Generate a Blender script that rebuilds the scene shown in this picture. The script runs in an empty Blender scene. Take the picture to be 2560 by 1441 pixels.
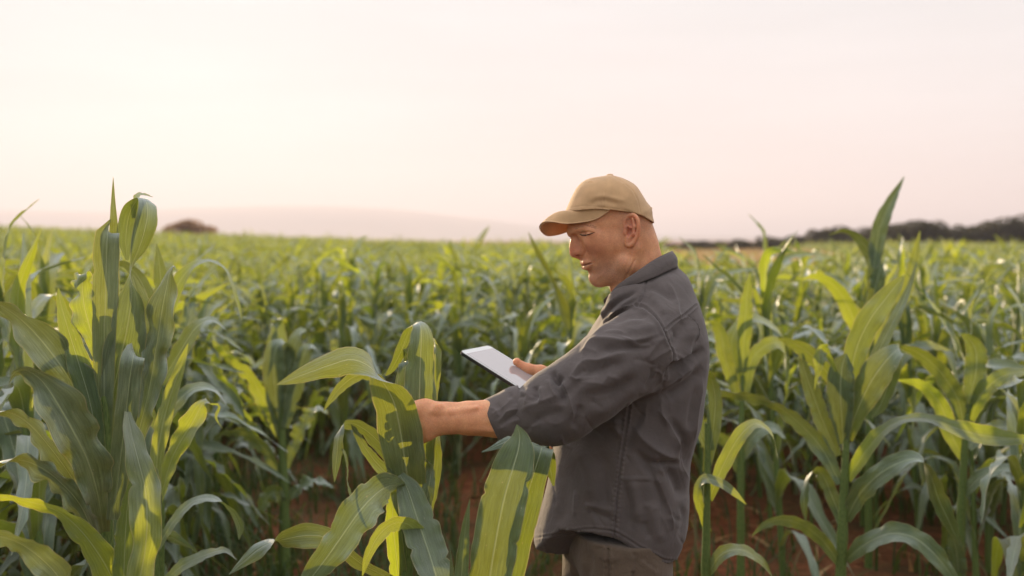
import bpy, math, random
import numpy as np
import openvdb as vdb
from mathutils import Vector, noise as mnoise

random.seed(7)
SC = bpy.context.scene
COL = SC.collection
F, CX, HY, CZ = 2489.0, 1280.0, 600.0, 1.62      # focal length in photo pixels, principal column, horizon row, eye height


def P(px, py, Y):
    """pixel of the photograph + distance -> point of the place"""
    return np.array(((px - CX) / F * Y, Y, CZ - (py - HY) / F * Y))


# ------------------------------------------------------------------ objects
def tag(o, label=None, cat=None, group=None, kind=None):
    if label: o['label'] = label
    if cat: o['category'] = cat
    if group: o['group'] = group
    if kind: o['kind'] = kind
    return o


def empty(name, loc, label, cat, group=None):
    o = bpy.data.objects.new(name, None)
    o.empty_display_size = 0.1
    COL.objects.link(o)
    o.location = loc
    return tag(o, label, cat, group)


def mesh_obj(name, V, Fa, mat, parent=None, uv=None, attrs=None, smooth=True, pcol=None):
    """V (n,3) world points; Fa (m,4) or (m,3) int arrays or list of lists"""
    V = np.asarray(V, dtype=np.float32).copy()
    if parent is not None:
        V -= np.array(parent_loc(parent), dtype=np.float32)
    me = bpy.data.meshes.new(name)
    if isinstance(Fa, np.ndarray):
        m, k = Fa.shape
        me.vertices.add(len(V)); me.vertices.foreach_set('co', V.ravel())
        me.loops.add(m * k); me.loops.foreach_set('vertex_index', Fa.astype(np.int32).ravel())
        me.polygons.add(m)
        me.polygons.foreach_set('loop_start', np.arange(0, m * k, k, dtype=np.int32))
        try:
            me.polygons.foreach_set('loop_total', np.full(m, k, dtype=np.int32))
        except Exception:
            pass
        me.update(calc_edges=True)
        loops = Fa.ravel()
    else:
        me.from_pydata([tuple(v) for v in V], [], Fa)
        loops = np.array([i for f in Fa for i in f])
    if smooth:
        me.polygons.foreach_set('use_smooth', np.ones(len(me.polygons), dtype=bool))
    if uv is not None:
        l = me.uv_layers.new(name='UVMap')
        l.data.foreach_set('uv', np.asarray(uv, dtype=np.float32)[loops].ravel())
    for an, av in (attrs or {}).items():
        a = me.attributes.new(an, 'FLOAT', 'POINT')
        a.data.foreach_set('value', np.asarray(av, dtype=np.float32))
    if pcol is not None:
        a = me.attributes.new('pig', 'FLOAT_COLOR', 'POINT')
        c = np.ones((len(V), 4), dtype=np.float32); c[:, :3] = pcol
        a.data.foreach_set('color', c.ravel())
    me.validate()
    if mat: me.materials.append(mat)
    o = bpy.data.objects.new(name, me)
    COL.objects.link(o)
    if parent is not None:
        o.parent = parent
    return o


def parent_loc(o):
    l = np.zeros(3)
    while o is not None:
        l = l + np.array(o.location); o = o.parent
    return l


# ------------------------------------------------------------------ materials
class N:
    def __init__(s, name):
        s.m = bpy.data.materials.new(name); s.m.use_nodes = True
        s.t = s.m.node_tree; s.t.nodes.clear()
        s.out = s.t.nodes.new('ShaderNodeOutputMaterial')

    def n(s, typ, _in=None, **kw):
        x = s.t.nodes.new('ShaderNode' + typ)
        for k, v in kw.items(): setattr(x, k, v)
        for k, v in (_in or {}).items():
            if hasattr(v, 'is_output') or hasattr(v, 'links'): s.t.links.new(v, x.inputs[k])
            else: x.inputs[k].default_value = v
        return x

    def math(s, op, a, b=0.0, c=0.0, clamp=False):
        x = s.n('Math', {0: a, 1: b, 2: c}, operation=op); x.use_clamp = clamp
        return x.outputs[0]

    def mix(s, f, a, b, blend='MIX'):
        x = s.t.nodes.new('ShaderNodeMix'); x.data_type = 'RGBA'; x.blend_type = blend
        for i, v in ((0, f), (6, a), (7, b)):
            if hasattr(v, 'links'): s.t.links.new(v, x.inputs[i])
            else: x.inputs[i].default_value = v if not isinstance(v, tuple) or len(v) == 4 else (*v, 1)
        return x.outputs[2]

    def ramp(s, f, stops, interp='LINEAR'):
        x = s.t.nodes.new('ShaderNodeValToRGB'); s.t.links.new(f, x.inputs[0])
        cr = x.color_ramp; cr.interpolation = interp
        while len(cr.elements) < len(stops): cr.elements.new(0.5)
        for e, (p, c) in zip(cr.elements, stops):
            e.position = p; e.color = (*c, 1) if len(c) == 3 else c
        return x.outputs[0]

    def bump(s, h, strength=0.3, dist=0.002, normal=None):
        d = {'Height': h, 'Strength': strength, 'Distance': dist}
        if normal is not None: d['Normal'] = normal
        return s.n('Bump', d).outputs[0]

    def done(s, shader):
        s.t.links.new(shader, s.out.inputs[0]); return s.m


def c4(r, g, b): return (r, g, b, 1.0)


# ------------------------------------------------------------------ signed-distance volumes
class Vol:
    def __init__(s, lo, hi, h):
        s.h = h; s.lo = np.array(lo, dtype=float)
        n = np.ceil((np.array(hi) - s.lo) / h).astype(int) + 1
        s.n = n
        s.ax = [(s.lo[i] + np.arange(n[i]) * h).astype(np.float32) for i in range(3)]
        s.D = np.full(tuple(n), 0.5, dtype=np.float32)

    def sub(s, lo, hi):
        sl = []
        for i in range(3):
            a = int(np.clip(math.floor((lo[i] - s.lo[i]) / s.h), 0, s.n[i]))
            b = int(np.clip(math.ceil((hi[i] - s.lo[i]) / s.h) + 1, 0, s.n[i]))
            if b <= a: return None, None
            sl.append(slice(a, b))
        X = s.ax[0][sl[0]][:, None, None]; Y = s.ax[1][sl[1]][None, :, None]; Z = s.ax[2][sl[2]][None, None, :]
        return tuple(sl), (X, Y, Z)

    def put(s, sl, d, mode, k):
        a = s.D[sl]
        if mode == 'add':
            if k > 0:
                hh = np.maximum(k - np.abs(a - d), 0) / k
                s.D[sl] = np.minimum(a, d) - hh * hh * k * 0.25
            else: s.D[sl] = np.minimum(a, d)
        elif mode == 'sub':
            d = -d
            if k > 0:
                hh = np.maximum(k - np.abs(a - d), 0) / k
                s.D[sl] = np.maximum(a, d) + hh * hh * k * 0.25
            else: s.D[sl] = np.maximum(a, d)
        elif mode == 'int':
            s.D[sl] = np.maximum(a, d)

    def seg(s, a, b, ra, rb, mode='add', k=0.01, flat=None, mir=None):
        """tapered capsule; flat=(axis, factor) squashes it along an axis; mir=y0 repeats it mirrored in y0"""
        a = np.array(a, float); b = np.array(b, float)
        r = max(ra, rb) * (max(1.0, flat[1]) if flat else 1) + 1.5 * k + 2 * s.h
        for m in ((0, 1) if mir is not None else (0,)):
            if m:
                a = a.copy(); b = b.copy(); a[1] = 2 * mir - a[1]; b[1] = 2 * mir - b[1]
                if flat:
                    ax = np.array(flat[0], float); ax[1] = -ax[1]; flat = (ax, flat[1])
            sl, g = s.sub(np.minimum(a, b) - r, np.maximum(a, b) + r)
            if sl is None: continue
            X, Y, Z = g
            ab = b - a; L2 = float(ab @ ab) + 1e-12
            t = np.clip(((X - a[0]) * ab[0] + (Y - a[1]) * ab[1] + (Z - a[2]) * ab[2]) / L2, 0, 1)
            dx = X - a[0] - t * ab[0]; dy = Y - a[1] - t * ab[1]; dz = Z - a[2] - t * ab[2]
            if flat:
                n = np.array(flat[0], float); n /= np.linalg.norm(n)
                c = (dx * n[0] + dy * n[1] + dz * n[2]) * (1 / flat[1] - 1)
                dx = dx + n[0] * c; dy = dy + n[1] * c; dz = dz + n[2] * c
            d = np.sqrt(dx * dx + dy * dy + dz * dz) - (ra + (rb - ra) * t)
            if flat: d = d * min(1.0, flat[1])
            s.put(sl, d.astype(np.float32), mode, k)

    def tube(s, pts, rad, mode='add', k=0.005, flat=None, mir=None):
        for i in range(len(pts) - 1):
            s.seg(pts[i], pts[i + 1], rad[i], rad[i + 1], mode, k, flat, mir)

    def ell(s, c, r, mode='add', k=0.01, basis=None, mir=None):
        c = np.array(c, float); r = np.array(r, float)
        B = np.eye(3) if basis is None else np.array(basis, float)
        for m in ((0, 1) if mir is not None else (0,)):
            if m:
                c = c.copy(); c[1] = 2 * mir - c[1]; B = B * np.array([1, -1, 1])
            R = r.max() + 1.5 * k + 2 * s.h
            sl, g = s.sub(c - R, c + R)
            if sl is None: continue
            X, Y, Z = g[0] - c[0], g[1] - c[1], g[2] - c[2]
            k0 = 0; k1 = 0
            for i in range(3):
                q = X * B[i][0] + Y * B[i][1] + Z * B[i][2]
                k0 = k0 + (q / r[i]) ** 2; k1 = k1 + (q / r[i] ** 2) ** 2
            k0 = np.sqrt(k0); k1 = np.sqrt(k1) + 1e-9
            s.put(sl, (k0 * (k0 - 1) / k1).astype(np.float32), mode, k)

    def inflate(s, poly, y0, R, W, p=2.2, mode='add', k=0.0, shear=None):
        """solid whose side outline is poly [(x,z)...] and whose half width is W (callable of x,z or number)"""
        poly = np.array(poly, float)
        lo = poly.min(0) - 0.03; hi = poly.max(0) + 0.03
        Wm = W if not callable(W) else 0.35
        sl, g = s.sub((lo[0], y0 - Wm - 0.05, lo[1]), (hi[0], y0 + Wm + 0.05, hi[1]))
        X, Y, Z = g
        gx, gz = np.meshgrid(X.ravel(), Z.ravel(), indexing='ij')
        d2 = poly_sdf(poly, gx, gz)
        Rm = R(gx, gz) if callable(R) else np.full(gx.shape, R)
        Wg = W(gx, gz) if callable(W) else np.full(gx.shape, W)
        y0g = y0 if shear is None else y0 + shear(gx, gz)
        q = np.maximum(1 + d2 / Rm, 0)                                     # 1 at outline, 0 deep inside
        if callable(p): p = p(gx, gz)[:, None, :]
        q3 = q[:, None, :] ** p
        dy = np.abs(Y - (y0g[:, None, :] if shear is not None else y0)) / Wg[:, None, :]
        gg = (q3 + dy ** p) ** (1 / p) - 1
        d = gg * np.minimum(Rm, Wg)[:, None, :]
        s.put(sl, d.astype(np.float32), mode, k)

    def near(s, x, z):
        """distance (y) of the first surface met from the viewer's side at x, z"""
        i = int(np.clip(round((x - s.lo[0]) / s.h), 0, s.n[0] - 1)); j = int(np.clip(round((z - s.lo[2]) / s.h), 0, s.n[2] - 1))
        col = s.D[i, :, j]; w = np.nonzero(col < 0)[0]
        if len(w) == 0: return None
        a = w[0]
        t = col[a - 1] / (col[a - 1] - col[a]) if a > 0 else 0
        return s.lo[1] + (a - 1 + t) * s.h

    def mesh(s):
        lim = 3.5 * s.h
        D = np.clip(s.D, -lim, lim)
        g = vdb.FloatGrid(lim); g.copyFromArray(D)
        pts, quads = g.convertToQuads(0.0)
        V = pts.astype(np.float64) * s.h + s.lo
        Q = quads.astype(np.int64)
        # outward orientation
        a, b, c = V[Q[:, 0]], V[Q[:, 1]], V[Q[:, 2]]
        vol = np.einsum('ij,ij->i', a - V.mean(0), np.cross(b - V.mean(0), c - V.mean(0))).sum()
        if vol < 0: Q = Q[:, ::-1]
        return V, Q


def poly_sdf(poly, gx, gz):
    d = np.full(gx.shape, 1e9); inside = np.zeros(gx.shape, bool)
    n = len(poly)
    for i in range(n):
        a = poly[i]; b = poly[(i + 1) % n]; e = b - a
        wx = gx - a[0]; wz = gz - a[1]
        t = np.clip((wx * e[0] + wz * e[1]) / (e @ e + 1e-12), 0, 1)
        d = np.minimum(d, (wx - e[0] * t) ** 2 + (wz - e[1] * t) ** 2)
        c = (a[1] > gz) != (b[1] > gz)
        with np.errstate(divide='ignore', invalid='ignore'):
            xi = (b[0] - a[0]) * (gz - a[1]) / (b[1] - a[1] + 1e-15) + a[0]
        inside ^= c & (gx < xi)
    d = np.sqrt(d)
    return np.where(inside, -d, d)


def smooth_poly(pts, n):
    p = [tuple(q) for q in pts]
    k = len(p)
    e = crom([(*q, 0.0) for q in p[-2:] + p + p[:3]], n * 2)
    # keep one turn: from the first point back to it
    L = np.concatenate([[0], np.cumsum(np.linalg.norm(np.diff(np.array(p[-2:] + p + p[:3]), axis=0), axis=1))])
    s = np.linspace(0, L[-1], n * 2)
    return e[(s >= L[2]) & (s < L[2 + k])][:, :2]


def vnormals(V, Q):
    n = np.cross(V[Q[:, 2]] - V[Q[:, 0]], V[Q[:, -1]] - V[Q[:, 1]])
    out = np.zeros_like(V)
    for i in range(Q.shape[1]): np.add.at(out, Q[:, i], n)
    return out / (np.linalg.norm(out, axis=1, keepdims=True) + 1e-12)


def relax(V, Q, it=2, f=0.5):
    for _ in range(it):
        acc = np.zeros_like(V); cnt = np.zeros(len(V))
        m = V[Q].mean(1)
        for i in range(Q.shape[1]):
            np.add.at(acc, Q[:, i], m); np.add.at(cnt, Q[:, i], 1)
        V = V + f * (acc / np.maximum(cnt, 1)[:, None] - V)
    return V


def crom(pts, n):
    """Catmull-Rom through pts (k,d) -> n samples, evenly in the control parameter's arc length"""
    p = np.array(pts, float); k = len(p)
    ext = np.vstack([2 * p[0] - p[1], p, 2 * p[-1] - p[-2]])
    ts = []
    d = np.linalg.norm(np.diff(p[:, :3], axis=0), axis=1) + 1e-6
    cum = np.concatenate([[0], np.cumsum(d)]); s = np.linspace(0, cum[-1], n)
    out = np.zeros((n, p.shape[1]))
    for j, x in enumerate(s):
        i = min(int(np.searchsorted(cum, x, 'right')) - 1, k - 2)
        t = (x - cum[i]) / d[i]
        a, b, c, e = ext[i], ext[i + 1], ext[i + 2], ext[i + 3]
        out[j] = 0.5 * (2 * b + (c - a) * t + (2 * a - 5 * b + 4 * c - e) * t * t + (3 * b - a - 3 * c + e) * t ** 3)
    return out


def tube_mesh(pts, rad, seg=10, cap=True):
    pts = np.array(pts, float); n = len(pts)
    T = np.gradient(pts, axis=0); T /= np.linalg.norm(T, axis=1, keepdims=True) + 1e-12
    ref = np.array([0.3, 1, 0.2]) if abs(T[0][1]) < 0.8 else np.array([1.0, 0, 0.1])
    V = []; 
    for i in range(n):
        u = np.cross(T[i], ref); u /= np.linalg.norm(u); w = np.cross(T[i], u)
        a = np.arange(seg) / seg * 2 * math.pi
        V.append(pts[i] + rad[i] * (np.cos(a)[:, None] * u + np.sin(a)[:, None] * w))
    V = np.vstack(V)
    Q = []
    for i in range(n - 1):
        for j in range(seg):
            Q.append([i * seg + j, i * seg + (j + 1) % seg, (i + 1) * seg + (j + 1) % seg, (i + 1) * seg + j])
    Q = np.array(Q)
    uv = np.array([[j / seg, i / (n - 1)] for i in range(n) for j in range(seg)])
    return V, Q, uv


def grid_quads(nu, nv):
    i, j = np.meshgrid(np.arange(nu - 1), np.arange(nv - 1), indexing='ij')
    a = (i * nv + j).ravel()
    return np.stack([a, a + 1, a + nv + 1, a + nv], 1)
# ------------------------------------------------------------------ camera, sky, sun
SUN_AZ, SUN_EL = math.radians(-20), math.radians(9.5)          # left of the view axis (+Y), low
SUN_DIR = np.array((math.sin(SUN_AZ) * math.cos(SUN_EL), math.cos(SUN_AZ) * math.cos(SUN_EL), math.sin(SUN_EL)))


def build_world():
    cam = bpy.data.cameras.new('camera'); co = bpy.data.objects.new('camera', cam); COL.objects.link(co)
    co.location = (0, 0, CZ); co.rotation_euler = (math.radians(90), 0, 0)
    cam.sensor_width = 36.0; cam.lens = F / 2560 * 36.0
    cam.shift_y = -(720.5 - HY) / 2560
    cam.clip_start = 0.05; cam.clip_end = 14000
    cam.dof.use_dof = True; cam.dof.focus_distance = 2.27; cam.dof.aperture_fstop = 2.3
    cam.dof.aperture_blades = 0
    SC.camera = co
    SC.view_settings.view_transform = 'Standard'; SC.view_settings.look = 'None'
    SC.view_settings.gamma = 1; SC.view_settings.exposure = 1.0
    SC.cycles.use_denoising = True
    SC.cycles.max_bounces = 8; SC.cycles.transmission_bounces = 6; SC.cycles.diffuse_bounces = 4
    SC.cycles.volume_bounces = 0
    SC.cycles.sample_clamp_indirect = 6

    w = bpy.data.worlds.new('World'); SC.world = w; w.use_nodes = True
    t = w.node_tree; t.nodes.clear()
    out = t.nodes.new('ShaderNodeOutputWorld')

    def n(typ, **kw):
        x = t.nodes.new('ShaderNode' + typ)
        for k, v in kw.items(): setattr(x, k, v)
        return x
    sky = n('TexSky', sky_type='NISHITA', sun_disc=False, sun_elevation=SUN_EL, sun_rotation=SUN_AZ,
            air_density=1.0, dust_density=0.6, ozone_density=1.0)
    bg1 = n('Background'); bg1.inputs[1].default_value = 0.05
    t.links.new(sky.outputs[0], bg1.inputs[0])
    # thin bright overcast over the clear sky: pale everywhere, pinkish low down, brightest round the sun
    tc = n('TexCoord'); nrm = n('VectorMath', operation='NORMALIZE'); t.links.new(tc.outputs['Generated'], nrm.inputs[0])
    sep = n('SeparateXYZ'); t.links.new(nrm.outputs[0], sep.inputs[0])
    r = n('ValToRGB'); t.links.new(sep.outputs[2], r.inputs[0])
    cr = r.color_ramp
    stops = [(0.0, (0.96, 0.80, 0.74)), (0.06, (1.00, 0.885, 0.85)), (0.13, (1.00, 0.935, 0.915)), (0.24, (0.97, 0.95, 0.945)), (0.45, (1.42, 1.41, 1.44)), (1.0, (1.85, 1.85, 1.90))]
    while len(cr.elements) < len(stops): cr.elements.new(0.5)
    for e, (p, c) in zip(cr.elements, stops): e.position = p; e.color = (*c, 1)
    dot = n('VectorMath', operation='DOT_PRODUCT'); t.links.new(nrm.outputs[0], dot.inputs[0])
    g_az, g_el = math.radians(-17), math.radians(2)
    dot.inputs[1].default_value = (math.sin(g_az) * math.cos(g_el), math.cos(g_az) * math.cos(g_el), math.sin(g_el))
    mx = n('Math', operation='MAXIMUM'); t.links.new(dot.outputs['Value'], mx.inputs[0]); mx.inputs[1].default_value = 0
    pw = n('Math', operation='POWER'); t.links.new(mx.outputs[0], pw.inputs[0]); pw.inputs[1].default_value = 45
    mul = n('Mix', data_type='RGBA', blend_type='ADD'); t.links.new(pw.outputs[0], mul.inputs[0])
    t.links.new(r.outputs[0], mul.inputs[6]); mul.inputs[7].default_value = (0.12, 0.095, 0.085, 1)
    # the side of the sky away from the sun is dimmer
    pb = n('MapRange'); t.links.new(sep.outputs[1], pb.inputs[0])
    pb.inputs[1].default_value = -0.6; pb.inputs[2].default_value = 0.7; pb.inputs[3].default_value = 0.85; pb.inputs[4].default_value = 1.0
    m2 = n('Mix', data_type='RGBA', blend_type='MULTIPLY'); m2.inputs[0].default_value = 1
    t.links.new(mul.outputs[2], m2.inputs[6]); t.links.new(pb.outputs[0], m2.inputs[7])
    bg2 = n('Background'); bg2.inputs[1].default_value = 0.485
    # faint flat bands of cloud
    mp = n('Mapping'); mp.inputs['Scale'].default_value = (1.6, 1.6, 14.0); t.links.new(nrm.outputs[0], mp.inputs['Vector'])
    cn = n('TexNoise'); cn.inputs['Scale'].default_value = 1.7; cn.inputs['Detail'].default_value = 5.0; t.links.new(mp.outputs[0], cn.inputs['Vector'])
    cr2 = n('MapRange'); t.links.new(cn.outputs[0], cr2.inputs[0]); cr2.inputs[1].default_value = .35; cr2.inputs[2].default_value = .68; cr2.inputs[3].default_value = .955; cr2.inputs[4].default_value = 1.03
    m3 = n('Mix', data_type='RGBA', blend_type='MULTIPLY'); m3.inputs[0].default_value = 1
    t.links.new(m2.outputs[2], m3.inputs[6]); t.links.new(cr2.outputs[0], m3.inputs[7]); t.links.new(m3.outputs[2], bg2.inputs[0])
    add = n('MixShader'); add.inputs[0].default_value = 0.97      # thin cloud hides nearly all of the clear sky
    t.links.new(bg1.outputs[0], add.inputs[1]); t.links.new(bg2.outputs[0], add.inputs[2])
    t.links.new(add.outputs[0], out.inputs[0])

    sl = bpy.data.lights.new('sun', 'SUN'); sl.energy = 5.0; sl.angle = math.radians(1.0); sl.color = (1.0, 0.74, 0.44)
    so = bpy.data.objects.new('sun', sl); COL.objects.link(so); so.location = (-10, 25, 12)
    so.rotation_euler = Vector(-SUN_DIR).to_track_quat('-Z', 'Y').to_euler()


build_world()
# ------------------------------------------------------------------ materials of the person
def mat_skin():
    k = N('skin')
    pig = k.n('Attribute', attribute_name='pig')
    tc = k.n('TexCoord')
    n1 = k.n('TexNoise', {'Vector': tc.outputs['Object'], 'Scale': 60.0, 'Detail': 4.0})
    n2 = k.n('TexNoise', {'Vector': tc.outputs['Object'], 'Scale': 420.0, 'Detail': 3.0})
    f = k.ramp(n1.outputs[0], [(0.35, (0.95, 0.93, 0.93)), (0.68, (1.04, 1.03, 1.03))])
    col = k.mix(1.0, pig.outputs['Color'], f, 'MULTIPLY')
    f2 = k.ramp(n2.outputs[0], [(0.3, (0.88, 0.86, 0.85)), (0.7, (1.08, 1.08, 1.08))])
    col = k.mix(0.8, col, f2, 'MULTIPLY')
    h = k.math('ADD', k.math('MULTIPLY', n2.outputs[0], 0.6), n1.outputs[0])
    b = k.n('BsdfPrincipled', {'Base Color': col, 'Roughness': 0.54, 'Subsurface Weight': 0.4, 'Subsurface Scale': 0.022,
                               'Subsurface Radius': (1.0, 0.32, 0.14), 'Specular IOR Level': 0.42, 'Normal': k.bump(h, 0.35, 0.0012)})
    return k.done(b.outputs[0])


def mat_cloth(name, base, scale=900.0, rough=0.85, var=0.12, sheen=0.15, crumple=0.5):
    k = N(name)
    tc = k.n('TexCoord'); ob = tc.outputs['Object']
    n1 = k.n('TexNoise', {'Vector': ob, 'Scale': 14.0, 'Detail': 5.0, 'Roughness': 0.6})
    n2 = k.n('TexNoise', {'Vector': ob, 'Scale': scale, 'Detail': 2.0})
    n3 = k.n('TexNoise', {'Vector': ob, 'Scale': 38.0, 'Detail': 4.0, 'Distortion': 1.2})
    lo = tuple(c * (1 - var) for c in base); hi = tuple(c * (1 + var) for c in base)
    col = k.ramp(n1.outputs[0], [(0.3, lo), (0.7, hi)])
    col = k.mix(0.35, col, k.ramp(n2.outputs[0], [(0.3, (0.6, 0.6, 0.6)), (0.7, (1.3, 1.3, 1.3))]), 'MULTIPLY')
    h = k.math('ADD', k.math('MULTIPLY', n2.outputs[0], 0.10), k.math('MULTIPLY', n3.outputs[0], 1.0))
    nb = k.bump(h, crumple, 0.004)
    b = k.n('BsdfPrincipled', {'Base Color': col, 'Roughness': rough, 'Sheen Weight': sheen, 'Sheen Roughness': 0.5,
                               'Specular IOR Level': 0.2, 'Normal': nb})
    return k.done(b.outputs[0])


def mat_corduroy(name, base):
    k = N(name)
    uv = k.n('UVMap')
    sp = k.n('SeparateXYZ', {0: uv.outputs[0]})
    s = k.math('SINE', k.math('MULTIPLY', sp.outputs[0], 6.2832))
    tc = k.n('TexCoord')
    n1 = k.n('TexNoise', {'Vector': tc.outputs['Object'], 'Scale': 25.0, 'Detail': 4.0})
    n2 = k.n('TexNoise', {'Vector': tc.outputs['Object'], 'Scale': 600.0, 'Detail': 2.0})
    col = k.ramp(n1.outputs[0], [(0.3, tuple(c * .86 for c in base)), (0.7, tuple(c * 1.12 for c in base))])
    col = k.mix(0.35, col, k.ramp(s, [(0.0, (0.65, 0.62, 0.6)), (0.6, (1.1, 1.1, 1.1))]), 'MULTIPLY')
    h = k.math('ADD', s, k.math('MULTIPLY', n2.outputs[0], 0.8))
    h = k.math('ADD', h, k.math('MULTIPLY', n1.outputs[0], 2.0))
    b = k.n('BsdfPrincipled', {'Base Color': col, 'Roughness': 0.9, 'Sheen Weight': 0.3, 'Sheen Roughness': 0.4,
                               'Specular IOR Level': 0.15, 'Normal': k.bump(h, 0.5, 0.0007)})
    tr = k.n('BsdfTranslucent', {'Color': (0.75, 0.30, 0.09, 1)})
    mx = k.n('MixShader', {0: 0.10, 1: b.outputs[0], 2: tr.outputs[0]})
    return k.done(mx.outputs[0])


def mat_simple(name, col, rough=0.5, spec=0.5, metal=0.0, noise=0.0, coat=0.0):
    k = N(name)
    c = col if len(col) == 4 else (*col, 1)
    d = {'Base Color': c, 'Roughness': rough, 'Specular IOR Level': spec, 'Metallic': metal, 'Coat Weight': coat}
    if noise:
        tc = k.n('TexCoord')
        n1 = k.n('TexNoise', {'Vector': tc.outputs['Object'], 'Scale': 30.0, 'Detail': 4.0})
        d['Base Color'] = k.ramp(n1.outputs[0], [(0.3, tuple(x * (1 - noise) for x in c[:3])), (0.7, tuple(x * (1 + noise) for x in c[:3]))])
        d['Normal'] = k.bump(n1.outputs[0], 0.2, 0.002)
    b = k.n('BsdfPrincipled', d)
    return k.done(b.outputs[0])


M = {}
M['skin'] = mat_skin()
M['shirt'] = mat_cloth('shirt_cotton', (0.104, 0.087, 0.084), crumple=0.4)
M['shirt_inside'] = mat_cloth('shirt_lining', (0.05, 0.043, 0.045))
M['trousers'] = mat_cloth('trouser_canvas', (0.115, 0.083, 0.060), scale=700, crumple=0.6)
M['cap'] = mat_corduroy('tan_corduroy', (0.68, 0.435, 0.235))
M['boot'] = mat_simple('boot_leather', (0.06, 0.035, 0.02), 0.6, 0.4, noise=0.3)
M['hair'] = mat_simple('dark_hair', (0.03, 0.018, 0.012), 0.6, 0.3)
M['brow'] = mat_simple('brown_brow_hair', (0.11, 0.06, 0.035), 0.6, 0.3)
M['button'] = mat_simple('dark_button', (0.03, 0.028, 0.028), 0.35, 0.5)
M['eye'] = mat_simple('eye_white', (0.55, 0.5, 0.47), 0.15, 0.5)
M['tablet_case'] = mat_simple('tablet_dark_edge', (0.012, 0.014, 0.014), 0.4, 0.5)
M['tablet_rim'] = mat_simple('tablet_white_bezel', (0.62, 0.64, 0.64), 0.25, 0.5)
# ------------------------------------------------------------------ the farmer
YH = 2.38                                                      # distance of the head's mid plane
Y_GROUND = 0.0


def H(zx, zy, ymm=0.0):
    """head tracing (enlarged crop of the photograph) -> point, ymm = depth from the head's mid plane"""
    return P(1320 + zx / 4.239, 420 + zy / 4.238, YH + ymm / 1000.0)


def h2(pts):                                                   # the same, side outline only
    return [(H(a, b)[0], H(a, b)[2]) for a, b in pts]


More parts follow.
